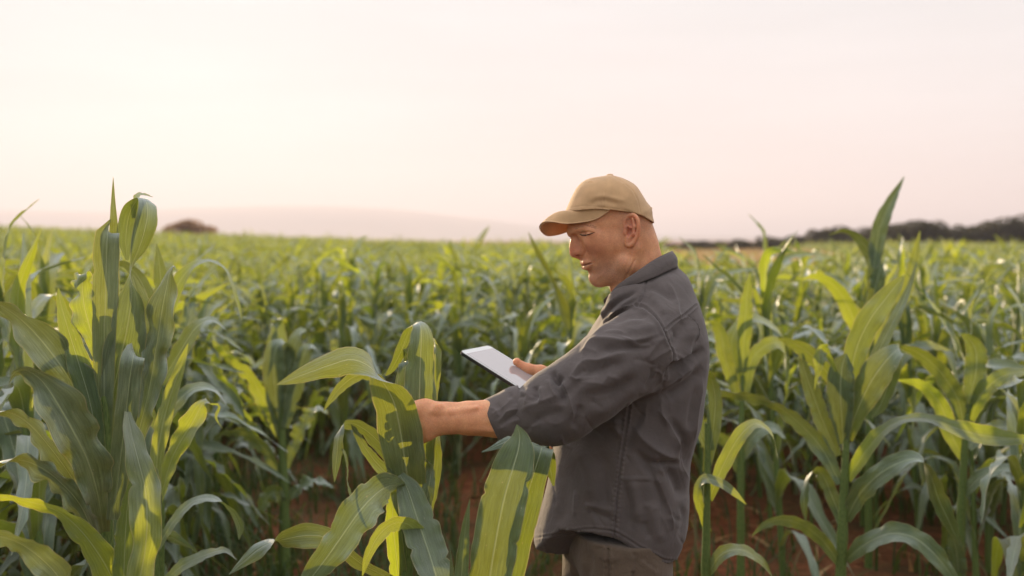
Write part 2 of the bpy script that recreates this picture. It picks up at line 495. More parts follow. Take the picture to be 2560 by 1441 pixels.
def head_volume():
    lo = H(380, 1500, 0); hi = H(1620, 60, 0)
    v = Vol((lo[0] - .01, YH - 0.115, lo[2]), (hi[0], YH + 0.115, hi[2]), 0.00135)
    # skull and face without the nose
    out = h2([(430, 560), (424, 660), (432, 712), (474, 748), (496, 800), (530, 880), (550, 950), (558, 1000), (580, 1040),
              (596, 1075), (622, 1108), (641, 1135), (647, 1170), (668, 1208), (715, 1240), (775, 1256), (860, 1246), (960, 1200), (1060, 1130),
              (1150, 1010), (1250, 900), (1306, 770), (1302, 600), (1290, 470), (1228, 350), (1150, 245), (1040, 172), (900, 130), (760, 135),
              (620, 185), (520, 280), (455, 400)])
    z = lambda q: H(800, q)[2]
    zs = [z(1256), z(1180), z(1100), z(1000), z(850), z(720), z(600), z(400), z(130)]
    ws = [.047, .050, .055, .0605, .066, .070, .074, .0765, .076]
    x0, x1 = H(430, 700)[0], H(900, 700)[0]
    W = lambda gx, gz: np.interp(gz, zs, ws)
    fr = lambda gx, gz: np.clip((gx - (x0 + (z(700) - gz) * .42)) / (x1 - x0), 0, 1)         # 0 at the face, 1 from the ear back
    Rr = lambda gx, gz: (1 - fr(gx, gz)) * np.interp(gz, [z(1256), z(1150), z(1000), z(700), z(400)], [.050, .062, .088, .100, .085]) \
        + fr(gx, gz) * np.interp(gz, [z(1256), z(1150), z(1000), z(800), z(600), z(300)], [.034, .040, .052, .060, .066, .070])
    pp = lambda gx, gz: np.interp(fr(gx, gz), [0, .35, 1], [1.65, 1.85, 2.35])
    v.inflate(smooth_poly(out, 220), YH, Rr, W, p=pp)
    m = YH
    # neck
    v.seg(H(1120, 880), H(1240, 1480), .058, .066, k=.022, flat=((0, 1, 0), .95))
    v.seg(H(1185, 700), H(1262, 1000), .024, .026, k=.03)                                   # nape
    v.tube([H(1120, 850, -56), H(1060, 1030, -52), H(960, 1300, -30)], [.010, .012, .013], k=.02, mir=m)   # neck muscle
    def S(zx, zy, dmm=0.0, dflt=-10.0):
        """point on the near side of the face under (zx, zy), dmm deeper"""
        q = H(zx, zy, 0)
        for _ in range(3):
            y = v.near(q[0], q[2])
            if y is None: y = YH + dflt / 1000
            q = H(zx, zy, (y - YH) * 1000)
        return H(zx, zy, (y - YH) * 1000 + dmm)
    # brow, cheekbone, cheek, jaw
    v.tube([H(474, 672, -5), S(510, 655, 4.5), S(580, 648, 4), S(680, 668, 3), S(730, 700, 3)], [.0048, .0052, .0050, .0042, .0025], k=.018, mir=m)
    v.ell(S(520, 742, 1), (.009, .006, .010), 'sub', k=.014, mir=m)                         # inner corner
    v.ell(S(620, 730, -3.5), (.017, .006, .009), 'sub', k=.018, mir=m)                        # eye socket
    v.ell(S(612, 714, 10), (.0175, .0145, .0115), k=.006, mir=m)                             # lowered lid over the eye
    v.ell(S(770, 790, 11), (.034, .014, .018), k=.03, mir=m)                                 # cheekbone
    v.tube([S(1010, 1010, 10), S(900, 1130, 9), S(770, 1200, 9)], [.012, .012, .011], k=.02, mir=m)   # jaw line
    v.ell(H(738, 1176, 0), (.016, .019, .016), k=.012)                                      # chin
    # nose
    v.tube([H(504, 742), H(489, 800), H(486, 850), H(490, 897)], [.0052, .0070, .0088, .0110], k=.009)
    v.seg(H(510, 790, -7), H(545, 880, -12), .008, .010, k=.012, mir=m)
    v.ell(H(556, 888, -16.5), (.0108, .0075, .0098), k=.004, mir=m)                           # wing
    v.seg(H(494, 915, 0), H(540, 945, 0), .0068, .0048, k=.006)                             # septum
    v.ell(H(532, 929, -13.0), (.0088, .0075, .0034), 'sub', k=.002, mir=m, basis=[(.93, 0, .30), (0, 1, 0), (-.30, 0, .93)])
    # lips
    up = [(586, 1010), (605, 1006), (630, 1003), (654, 1003), (676, 1006)]; lw = [(604, 1058), (620, 1056), (638, 1047), (656, 1035), (674, 1020)]
    ml = [(574, 1038), (590, 1034), (612, 1029), (640, 1021), (662, 1014), (682, 1008)]
    u_ = [H(588, 1011, 0)] + [S(a, b, .8) for a, b in up[1:]]; l_ = [H(606, 1059, 0)] + [S(a, b, 1.0) for a, b in lw[1:]]
    v.tube(u_, [.0056, .0054, .0048, .0040, .0026], k=.005, mir=m)
    v.tube(l_, [.0066, .0064, .0058, .0046, .0026], k=.005, mir=m)
    v.tube([H(574, 1038, 0)] + [S(a, b, .4) for a, b in ml[1:]], [.0008, .0018, .0028, .0028, .0024, .0014], 'sub', k=.0012, mir=m)
    v.ell(S(704, 1014, -2.5), (.003, .0032, .005), 'sub', k=.006, mir=m)
    v.seg(H(600, 1118, 0), S(650, 1096, -1), .004, .0025, 'sub', k=.010, mir=m)             # below the lip
    v.tube([S(598, 850, .2), S(610, 890, .2), S(598, 925, .2)], [.0008, .0013, .0008], 'sub', k=.004, mir=m)
    # lid crease, bag under the eye, crow's feet
    v.tube([S(556, 700, 0), S(590, 684, 0), S(640, 680, 0), S(690, 690, 0)], [.0005] * 4, 'sub', k=.004, mir=m)
    v.lash = [S(a, b, -.5) for a, b in ((546, 703), (572, 713), (606, 714), (645, 705), (682, 692), (708, 682))]
    v.lid = [S(a, b, -.2) for a, b in ((552, 716), (575, 724), (606, 726), (645, 715), (678, 700))]
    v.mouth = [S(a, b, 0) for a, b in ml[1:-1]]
    v.brow = [S(a, b, 0) for a, b in ((505, 640), (548, 622), (605, 614), (665, 620), (722, 642))]
    # ear
    e = lambda zx, zy, o=0: H(zx, zy, -(67 + (zx - 1010) / 155 * 15 + o))
    v.ell(e(1102, 640, -1), (.0175, .0055, .036), k=.006, mir=m, basis=[(.96, -.10, .12), (.1, 1, 0), (-.12, 0, .99)])
    v.ell(e(1075, 780, -1), (.0105, .0048, .0125), k=.005, mir=m)
    hel = [e(1040, 655, -3), e(1030, 590, 0), e(1046, 530, 1), e(1085, 498, 2), e(1130, 505, 3), e(1162, 548, 4), e(1172, 615, 4), e(1164, 690, 3), e(1138, 765, 2), e(1100, 815, 1), e(1062, 820, 0), e(1036, 795, -1)]
    hr = [.0034, .0036, .0038, .0038, .0038, .0038, .0037, .0036, .0038, .0044, .0044, .0036]
    hs = crom([np.append(q, r_) for q, r_ in zip(hel, hr)], 32)
    v.tube(hs[:, :3], hs[:, 3], k=.003, mir=m)
    v.ell(e(1075, 590, 4), (.0095, .0045, .0135), 'sub', k=.003, mir=m)                     # hollow under the rim
    v.ell(e(1070, 680, 5), (.0095, .0085, .0105), 'sub', k=.004, mir=m)                     # concha
    v.tube([e(1112, 545, 3), e(1128, 620, 4), e(1118, 700, 4), e(1080, 745, 3)], [.0022, .0030, .0032, .0026], k=.004, mir=m)
    v.tube([e(1052, 610, 2), e(1080, 628, 3), e(1100, 640, 2)], [.0018, .0020, .0016], k=.003, mir=m)
    v.ell(e(1034, 680, 2), (.0045, .0036, .0062), k=.004, mir=m)                            # tragus
    # creases of the turned neck
    v.tube([S(1098, 850, -.2), S(1088, 930, -.2), S(1080, 1000, -.2)], [.0010] * 3, 'sub', k=.0035)
    v.tube([S(1130, 980, -.2), S(1095, 1060, -.2), S(1060, 1130, -.2), S(1020, 1190, -.2)], [.0012, .0020, .0020, .0012], 'sub', k=.0035)
    return v


def skin_pigment(V, hline=()):
    """real pigment: redder ears, nose and cheeks, browner forearms, darker shaved beard, lips; plus painted shade along the mouth"""
    base = np.tile(np.array((0.66, 0.315, 0.165)), (len(V), 1))

    def blob(c, r, col, a):
        d = np.linalg.norm((V - np.array(c)) / np.array(r), axis=1)
        w = a * np.exp(-d * d)[:, None]
        base[:] = base * (1 - w) + np.array(col) * w
    red = (0.50, 0.17, 0.115)
    blob(H(490, 890), (.020, .03, .020), red, .7)
    for s in (-1, 1):
        blob(H(1100, 650, 75 * s), (.022, .02, .035), (0.52, 0.18, 0.125), .7)
        blob(H(690, 850, 55 * s), (.035, .03, .03), red, .45)
        blob(H(860, 1090, 52 * s), (.055, .03, .026), (0.33, 0.18, 0.125), .55)      # shaved beard
    blob(H(590, 980), (.02, .03, .010), (0.36, 0.19, 0.14), .4)
    blob(H(720, 1170), (.025, .05, .018), (0.36, 0.19, 0.13), .5)
    for p in ((590, 1016, 0), (625, 1012, -14), (602, 1058, 0), (635, 1046, -14), (625, 1012, 14), (635, 1046, 14)):
        blob(H(*p), (.008, .009, .005), (0.42, 0.15, 0.115), .75)
    # uneven colour, shaved stubble on jaw and scalp
    rs = np.random.RandomState(4)
    zx = (1280 + F * V[:, 0] / V[:, 1] - 1320) * 4.239; zy = (HY - F * (V[:, 2] - CZ) / V[:, 1] - 420) * 4.238
    low = np.array([mnoise.noise(Vector(q * 55)) for q in V]); mid = np.array([mnoise.noise(Vector(q * 260)) for q in V])
    base[:] = base * (1 + np.stack([.07 * low + .07 * mid, .13 * low + .10 * mid, .15 * low + .10 * mid], 1))
    beard = np.clip(1 - np.hypot((zx - 850) / 330, (zy - 1110) / 190), 0, 1) ** .6 * (zx > 560)
    scalp = np.clip((zx - 930) / 120, 0, 1) * np.clip((800 - zy) / 160, 0, 1) * (np.hypot((zx - 1100) / 95, (zy - 655) / 185) > 1)
    w = (np.clip(.55 * beard + .45 * scalp, 0, 1) * np.where(rs.rand(len(V)) < .45, 1.0, .25))[:, None]
    base[:] = base * (1 - w * .75) + np.array((.15, .10, .08)) * w * .75
    for p, r_ in ((hline, .0016),):  # shade in the mouth groove painted as dark red
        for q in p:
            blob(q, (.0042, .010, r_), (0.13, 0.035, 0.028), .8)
    return base


def limb_volume():
    """both forearms with their hands"""
    out = []
    # near (left) arm, reaching to the leaf
    Yw = 2.225
    lo = P(930, 1160, 2.15); hi = P(1420, 930, 2.30)
    v = Vol((lo[0], 2.10, lo[2] - .01), (hi[0], 2.36, hi[2] + .01), 0.0014)
    a = lambda x, y, d=0.0: P(x, y, Yw + d)
    v.tube([a(1380, 1030, -.01), a(1240, 1046), a(1170, 1046), a(1118, 1046)], [.049, .0425, .0375, .0325], k=.004, flat=((0, 1, 0), .85))
    v.seg(a(1112, 1046), a(1066, 1050), .0325, .038, k=.012, flat=((0, 1, 0), .58))
    v.seg(a(1066, 1048), a(1010, 1050, .004), .037, .036, k=.012, flat=((0, 1, 0), .42))     # palm
    v.seg(a(1062, 1022), a(1040, 1030), .018, .019, k=.012)
    v.ell(a(1098, 1022, -.018), (.010, .007, .010), k=.012)                                   # wrist bone
    v.tube([a(1240, 1075, -.03), a(1170, 1068, -.020), a(1105, 1062, -.010)], [.0025, .0025, .002], k=.012)  # tendon
    v.tube([a(1190, 1020, -.026), a(1130, 1030, -.02), a(1080, 1030, -.016)], [.0015, .0015, .0015], k=.012)
    for i, (y0, ln, y1) in enumerate(((1020, 66, 1012), (1040, 74, 1036), (1061, 70, 1062), (1080, 56, 1088))):
        r = (.0090, .0094, .0090, .0080)[i]
        k0 = a(1008, y0, .004); k1 = a(1008 - ln * .50, y0 * .6 + y1 * .4, -.002 + .012)
        k2 = a(1008 - ln * .85, y0 * .3 + y1 * .7, .030); k3 = a(1008 - ln * .90, y1, .052)
        v.tube([a(1030, y0, .002), k0, k1, k2, k3], [r * 1.12, r * 1.1, r, r * .92, r * .8], k=.0035)
    v.tube([a(1068, 1085, .004), a(1040, 1104, .012), a(1005, 1112, .022), a(975, 1108, .034)], [.0150, .0125, .0105, .0085], k=.010)  # thumb under
    out.append(v.mesh())
    # far (right) arm, holding the tablet by its edge
    Yf = 2.50
    lo = P(1270, 1180, 2.56); hi = P(1450, 880, 2.44)
    v = Vol((lo[0] - .02, 2.34, lo[2] - .03), (hi[0] + .03, 2.72, hi[2] + .02), 0.0016)
    b = lambda x, y, d=0.0: P(x, y, Yf + d)
    v.tube([b(1418, 1135, .13), b(1400, 1050, .09), b(1392, 985, .045), b(1385, 958, .015)], [.043, .040, .033, .028], k=.006)
    v.seg(b(1385, 956, .012), b(1350, 962, -.004), .029, .026, k=.012, flat=((0.3, 0.2, 1), .72))        # palm
    v.tube([b(1384, 945, .0), b(1352, 931, -.01), b(1322, 923, -.014), b(1291, 906, -.012)], [.021, .0165, .0118, .0090], k=.010)  # thumb
    v.ell(b(1293, 904, -.014), (.008, .008, .0085), k=.004)
    for i in range(4):
        dx = (i - 1.5) * 17
        p0 = b(1352 + dx * .6, 975 + i * 7, -.012); p1 = b(1338 + dx, 990 + i * 7, -.055); p2 = b(1326 + dx, 1000 + i * 7, -.085); p3 = b(1322 + dx, 1000 + i * 7, -.10)
        v.tube([p0, p1, p2, p3], [.0098, .0092, .0085, .0075], k=.005)
    out.append(v.mesh())
    return out


def build_person():
    root = empty('person', (P(1560, 700, 2.42)[0], 2.42, 0), 'man in a tan cap and grey shirt touching corn and holding a tablet', 'person')
    hv = head_volume(); V, Q = hv.mesh(); V = relax(V, Q, 1, .5)
    Vs, Qs, off = [V], [Q], len(V)
    for v2, q2 in limb_volume():
        v2 = relax(v2, q2, 1, .5)
        Vs.append(v2); Qs.append(q2 + off); off += len(v2)
    V = np.vstack(Vs); Q = np.vstack(Qs)
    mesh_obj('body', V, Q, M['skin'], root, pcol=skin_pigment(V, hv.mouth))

    # lashes and brows of both eyes
    def mir(p, s):
        p = np.array(p, float)
        if s > 0: p[:, 1] = 2 * YH - p[:, 1]
        return p
    rr = random.Random(3)
    for s in (-1, 1):
        pts = crom(mir(hv.lash, s), 14)
        Vt, Qt, _ = tube_mesh(pts, np.interp(np.linspace(0, 1, 14), [0, .3, .8, 1], [.0006, .0017, .0012, .0004]), 6)
        lv, lf = [tuple(q) for q in Vt], [list(q) for q in Qt]
        for i in range(46):
            c = pts[rr.randrange(1, 13)]; n0 = len(lv)
            d = np.array((-.004 - rr.random() * .003, s * (.003 + rr.random() * .002), -.003 - rr.random() * .003))
            lv += [tuple(c), tuple(c + np.array((.0006, 0, .0006))), tuple(c + d)]; lf.append([n0, n0 + 1, n0 + 2])
        mesh_obj('eyelashes', lv, lf, M['hair'], root)
        bc = crom(mir(hv.brow, s), 24); bv, bf = [], []
        for i in range(150):
            t = rr.random(); c = bc[int(t * 23)] + np.array((rr.uniform(-.003, .003), s * rr.uniform(0, .0008), rr.uniform(-.0032, .0032)))
            d = np.array((rr.uniform(.003, .007), s * .0012, rr.uniform(-.002, .003))); n0 = len(bv)
            bv += [c, c + np.array((0, 0, .00028)), c + d]; bf.append([n0, n0 + 1, n0 + 2])
        mesh_obj('eyebrow', bv, bf, M['brow'], root, smooth=False)
    build_cap(root)
    return root


def build_cap(root):
    poly = h2([(408, 640), (399, 468), (424, 395), (470, 292), (520, 205), (580, 146), (660, 110), (770, 92), (842, 80), (868, 76), (895, 84), (1000, 112),
               (1090, 155), (1150, 203), (1205, 285), (1252, 362), (1300, 425), (1314, 500), (1304, 640), (1000, 700), (700, 700)])
    lo = H(330, 700); hi = H(1380, 30)
    v = Vol((lo[0], YH - .12, lo[2]), (hi[0], YH + .12, hi[2]), .0017)
    v.inflate(smooth_poly(poly, 160), YH, .074, .0865, p=2.25)
    # trim along the sweatband
    X = v.ax[0][:, None, None]; Z = v.ax[2][None, None, :]; Yv = v.ax[1][None, :, None]
    xs = [H(q, 500)[0] for q in (330, 400, 640, 850, 1050, 1170, 1304, 1380)]
    zs = [H(500, q)[2] for q in (470, 470, 452, 458, 483, 520, 580, 610)]
    zc = np.interp(X, xs, zs) - .010 * np.clip((Yv - YH) / .08, 0, 1)
    v.D = np.maximum(v.D, (zc - Z).astype(np.float32))
    V, Q = v.mesh(); V = relax(V, Q, 1, .5)
    Nn = vnormals(V, Q)
    # seams of the six panels, band stitching and dents
    ppx = 1280 + F * V[:, 0] / V[:, 1]; ppy = 600 - F * (V[:, 2] - CZ) / V[:, 1]
    zx = (ppx - 1320) * 4.239; zy = (ppy - 420) * 4.238
    d = np.zeros(len(V))

    def stroke(pts, amp, w, prof='g'):
        dd, _, t = poly_dist(zx, zy, pts)
        d[:] += amp * np.exp(-(dd / w) ** 2) * np.clip(np.minimum(t, 1 - t) * 6 + .25, 0, 1)
    near = (V[:, 1] < YH)
    stroke([(868, 76), (835, 150), (812, 250), (800, 340), (800, 450)], -.0011, 7); stroke([(868, 76), (835, 150), (812, 250), (800, 340), (800, 450)], .0009, 30)
    stroke([(868, 76), (1000, 150), (1110, 240), (1165, 350), (1200, 520)], -.0011, 7); stroke([(868, 76), (1000, 150), (1110, 240), (1165, 350), (1200, 520)], .0009, 30)
    stroke([(640, 400), (740, 345), (830, 350), (960, 385)], -.0030, 34); stroke([(700, 320), (800, 300), (960, 340), (1040, 352)], .0020, 26)
    stroke([(420, 425), (600, 400), (860, 420), (1060, 455), (1300, 545)], -.0006, 6)
    stroke([(640, 150), (665, 140), (690, 150)], .0016, 9)                                   # eyelet
    stroke([(1010, 165), (1025, 175)], .0012, 9)
    d *= near
    V = V + Nn * d[:, None]
    # ribs run up and down the panels: u counts ribs round the crown
    cx, cy = H(860, 300)[0], YH
    u = (np.arctan2(V[:, 1] - cy, (V[:, 0] - cx)) / (2 * math.pi)) * 150
    wgt = np.clip(np.abs(Nn[:, 1]) * 2.2, 0, 1)
    u2 = V[:, 0] / .0018
    uv = np.stack([u2 + (V[:, 2] - cy * 0) * 18, V[:, 2] * 10], 1)
    cap = mesh_obj('cap', V, Q, M['cap'], root, uv=uv)
    # peak
    A = [(862, 452, -84), (740, 440, -82), (640, 438, -74), (520, 446, -56), (440, 456, -30), (412, 466, 0), (436, 474, 30), (510, 480, 56), (630, 484, 74), (740, 494, 82), (862, 506, 84)]
    B = [(862, 456, -84), (730, 540, -81), (590, 578, -70), (400, 594, -58), (262, 574, -42), (168, 572, -22), (122, 608, 2), (126, 662, 24), (192, 714, 46), (310, 704, 62), (440, 668, 72), (620, 620, 80), (862, 512, 84)]
    n = 49; m = 15
    a = crom([H(*q) for q in A], n); b = crom([H(*q) for q in B], n)
    top = []
    for i in range(n):
        s = i / (n - 1); w = math.sin(math.pi * s) ** .7
        for j in range(m):
            t = j / (m - 1); q = a[i] * (1 - t) + b[i] * t
            q = q + np.array((0, 0, .010 * w * math.sin(math.pi * t) ** .9 + .0006 * math.sin(s * 7) * t))
            top.append(q)
    top = np.array(top); Qv = grid_quads(n, m); nv = vnormals(top, Qv)
    if nv[:, 2].mean() < 0: nv = -nv; Qv = Qv[:, ::-1]
    bot = top - nv * .0042
    edge = []
    k = n * m
    rim = [i * m + m - 1 for i in range(n)]
    for i in range(n - 1): edge.append([rim[i], rim[i] + k, rim[i + 1] + k, rim[i + 1]])
    Vv = np.vstack([top, bot]); Qa = np.vstack([Qv, Qv[:, ::-1] + k, np.array(edge)])
    uvv = np.stack([Vv[:, 0] / .0019 + Vv[:, 1] * 160, Vv[:, 1] * 10], 1)
    mesh_obj('peak', Vv, Qa, M['cap'], cap, uv=uvv)
    # stitched seam where the peak joins, and the covered button
    pts = crom([H(x, y - 9, z - 3 if z < 0 else z + 3) for x, y, z in A], 60)
    Vt, Qt, uvt = tube_mesh(pts, [.0016] * 60, 6)
    mesh_obj('peak_seam', Vt, Qt, M['cap'], cap, uv=uvt * 20)
    v2 = Vol(H(800, 130, -20), H(930, 40, 20), .0008)
    v2.ell(H(868, 80, 0), (.0085, .0085, .0038))
    Vb, Qb = v2.mesh(); mesh_obj('cap_button', Vb, Qb, M['cap'], cap, uv=Vb[:, :2] * 300)
    # strap at the back
    pts = crom([H(1195, 440, -62), H(1272, 466, -36), H(1303, 474, 0), H(1272, 480, 36), H(1195, 470, 62)], 24)
    st, sq = [], None
    for q in pts:
        o = q - np.array((H(860, 470)[0], YH, q[2])); o /= np.linalg.norm(o)
        for dz, do in ((.012, .000), (.012, .003), (-.012, .0035), (-.012, .0)): st.append(q + o * do + np.array((0, 0, dz)))
    sq = np.array([[i * 4 + j, i * 4 + (j + 1) % 4, (i + 1) * 4 + (j + 1) % 4, (i + 1) * 4 + j] for i in range(23) for j in range(4)])
    mesh_obj('back_strap', st, sq, M['cap'], cap, uv=np.array(st)[:, :2] * 300)


def poly_dist(px, py, pts):
    """distance, signed side and run (0..1) of points to a polyline in the same units"""
    pts = np.array(pts, float); L = np.concatenate([[0], np.cumsum(np.linalg.norm(np.diff(pts, axis=0), axis=1))])
    best = np.full(px.shape, 1e9); sgn = np.zeros(px.shape); run = np.zeros(px.shape)
    for i in range(len(pts) - 1):
        a = pts[i]; e = pts[i + 1] - a; l2 = e @ e
        t = np.clip(((px - a[0]) * e[0] + (py - a[1]) * e[1]) / l2, 0, 1)
        dx = px - a[0] - t * e[0]; dy = py - a[1] - t * e[1]; d = np.hypot(dx, dy)
        k = d < best
        best = np.where(k, d, best); sgn = np.where(k, np.sign(e[0] * dy - e[1] * dx), sgn)
        run = np.where(k, (L[i] + t * math.sqrt(l2)) / L[-1], run)
    return best, sgn, run


PERSON = build_person()
# ------------------------------------------------------------------ clothes
def proj(V):
    return 1280 + F * V[:, 0] / V[:, 1], HY - F * (V[:, 2] - CZ) / V[:, 1]


def folds(V, Q, strokes, facing=-1):
    """push the cloth in and out along traced fold lines on the side that faces -y"""
    Nn = vnormals(V, Q); px, py = proj(V)
    d = np.zeros(len(V))
    for pts, kind, amp, w in strokes:
        pts = crom([(*p, 0.0) for p in pts], max(8, len(pts) * 5))[:, :2]
        pad = 4 * w
        k = (px > pts[:, 0].min() - pad) & (px < pts[:, 0].max() + pad) & (py > pts[:, 1].min() - pad) & (py < pts[:, 1].max() + pad)
        if not k.any(): continue
        dd, sg, t = poly_dist(px[k], py[k], pts)
        win = np.clip(np.sin(math.pi * np.clip(t, 0.02, 0.98)) * 1.6, 0, 1)
        if kind == 'r': q = np.exp(-(dd / w) ** 2)                       # rounded ridge (amp<0: valley)
        elif kind == 's':                                                # sharp crest, soft flanks
            q = np.exp(-dd / w)
        elif kind == 'o':                                                # one flap lying over the other: step on the +side
            q = np.where(sg > 0, np.exp(-dd / (w * 2.2)), -np.exp(-(dd / (w * .5)) ** 2) * .5)
        elif kind == 'g':                                                # stitched groove with puckered lips
            q = -np.exp(-(dd / w) ** 2) + .8 * np.exp(-((dd - 2.6 * w) / (1.3 * w)) ** 2) * (1 + .5 * np.sin(t * len(pts) * 7 + sg)); win = 1
        d[k] += amp * q * win
    f = np.clip(Nn[:, 1] * facing * 1.5 + .25, 0, 1)
    return V + Nn * (d * f)[:, None]


BACK = [(1648, 640), (1676, 650), (1692, 668), (1712, 690), (1736, 725), (1753, 770), (1766, 820), (1772, 862), (1770, 905), (1763, 960), (1754, 1040), (1744, 1085),
        (1735, 1130), (1729, 1180), (1725, 1250), (1722, 1295), (1713, 1332), (1701, 1362), (1684, 1395), (1672, 1425), (1660, 1470)]
FRONT = [(1318, 1470), (1332, 1370), (1340, 1335), (1352, 1290), (1366, 1235), (1380, 1170), (1390, 1110), (1400, 1060), (1418, 980), (1442, 900), (1468, 850), (1498, 800), (1522, 758), (1560, 715), (1600, 675)]
YB = 2.44
YAW = math.radians(21)


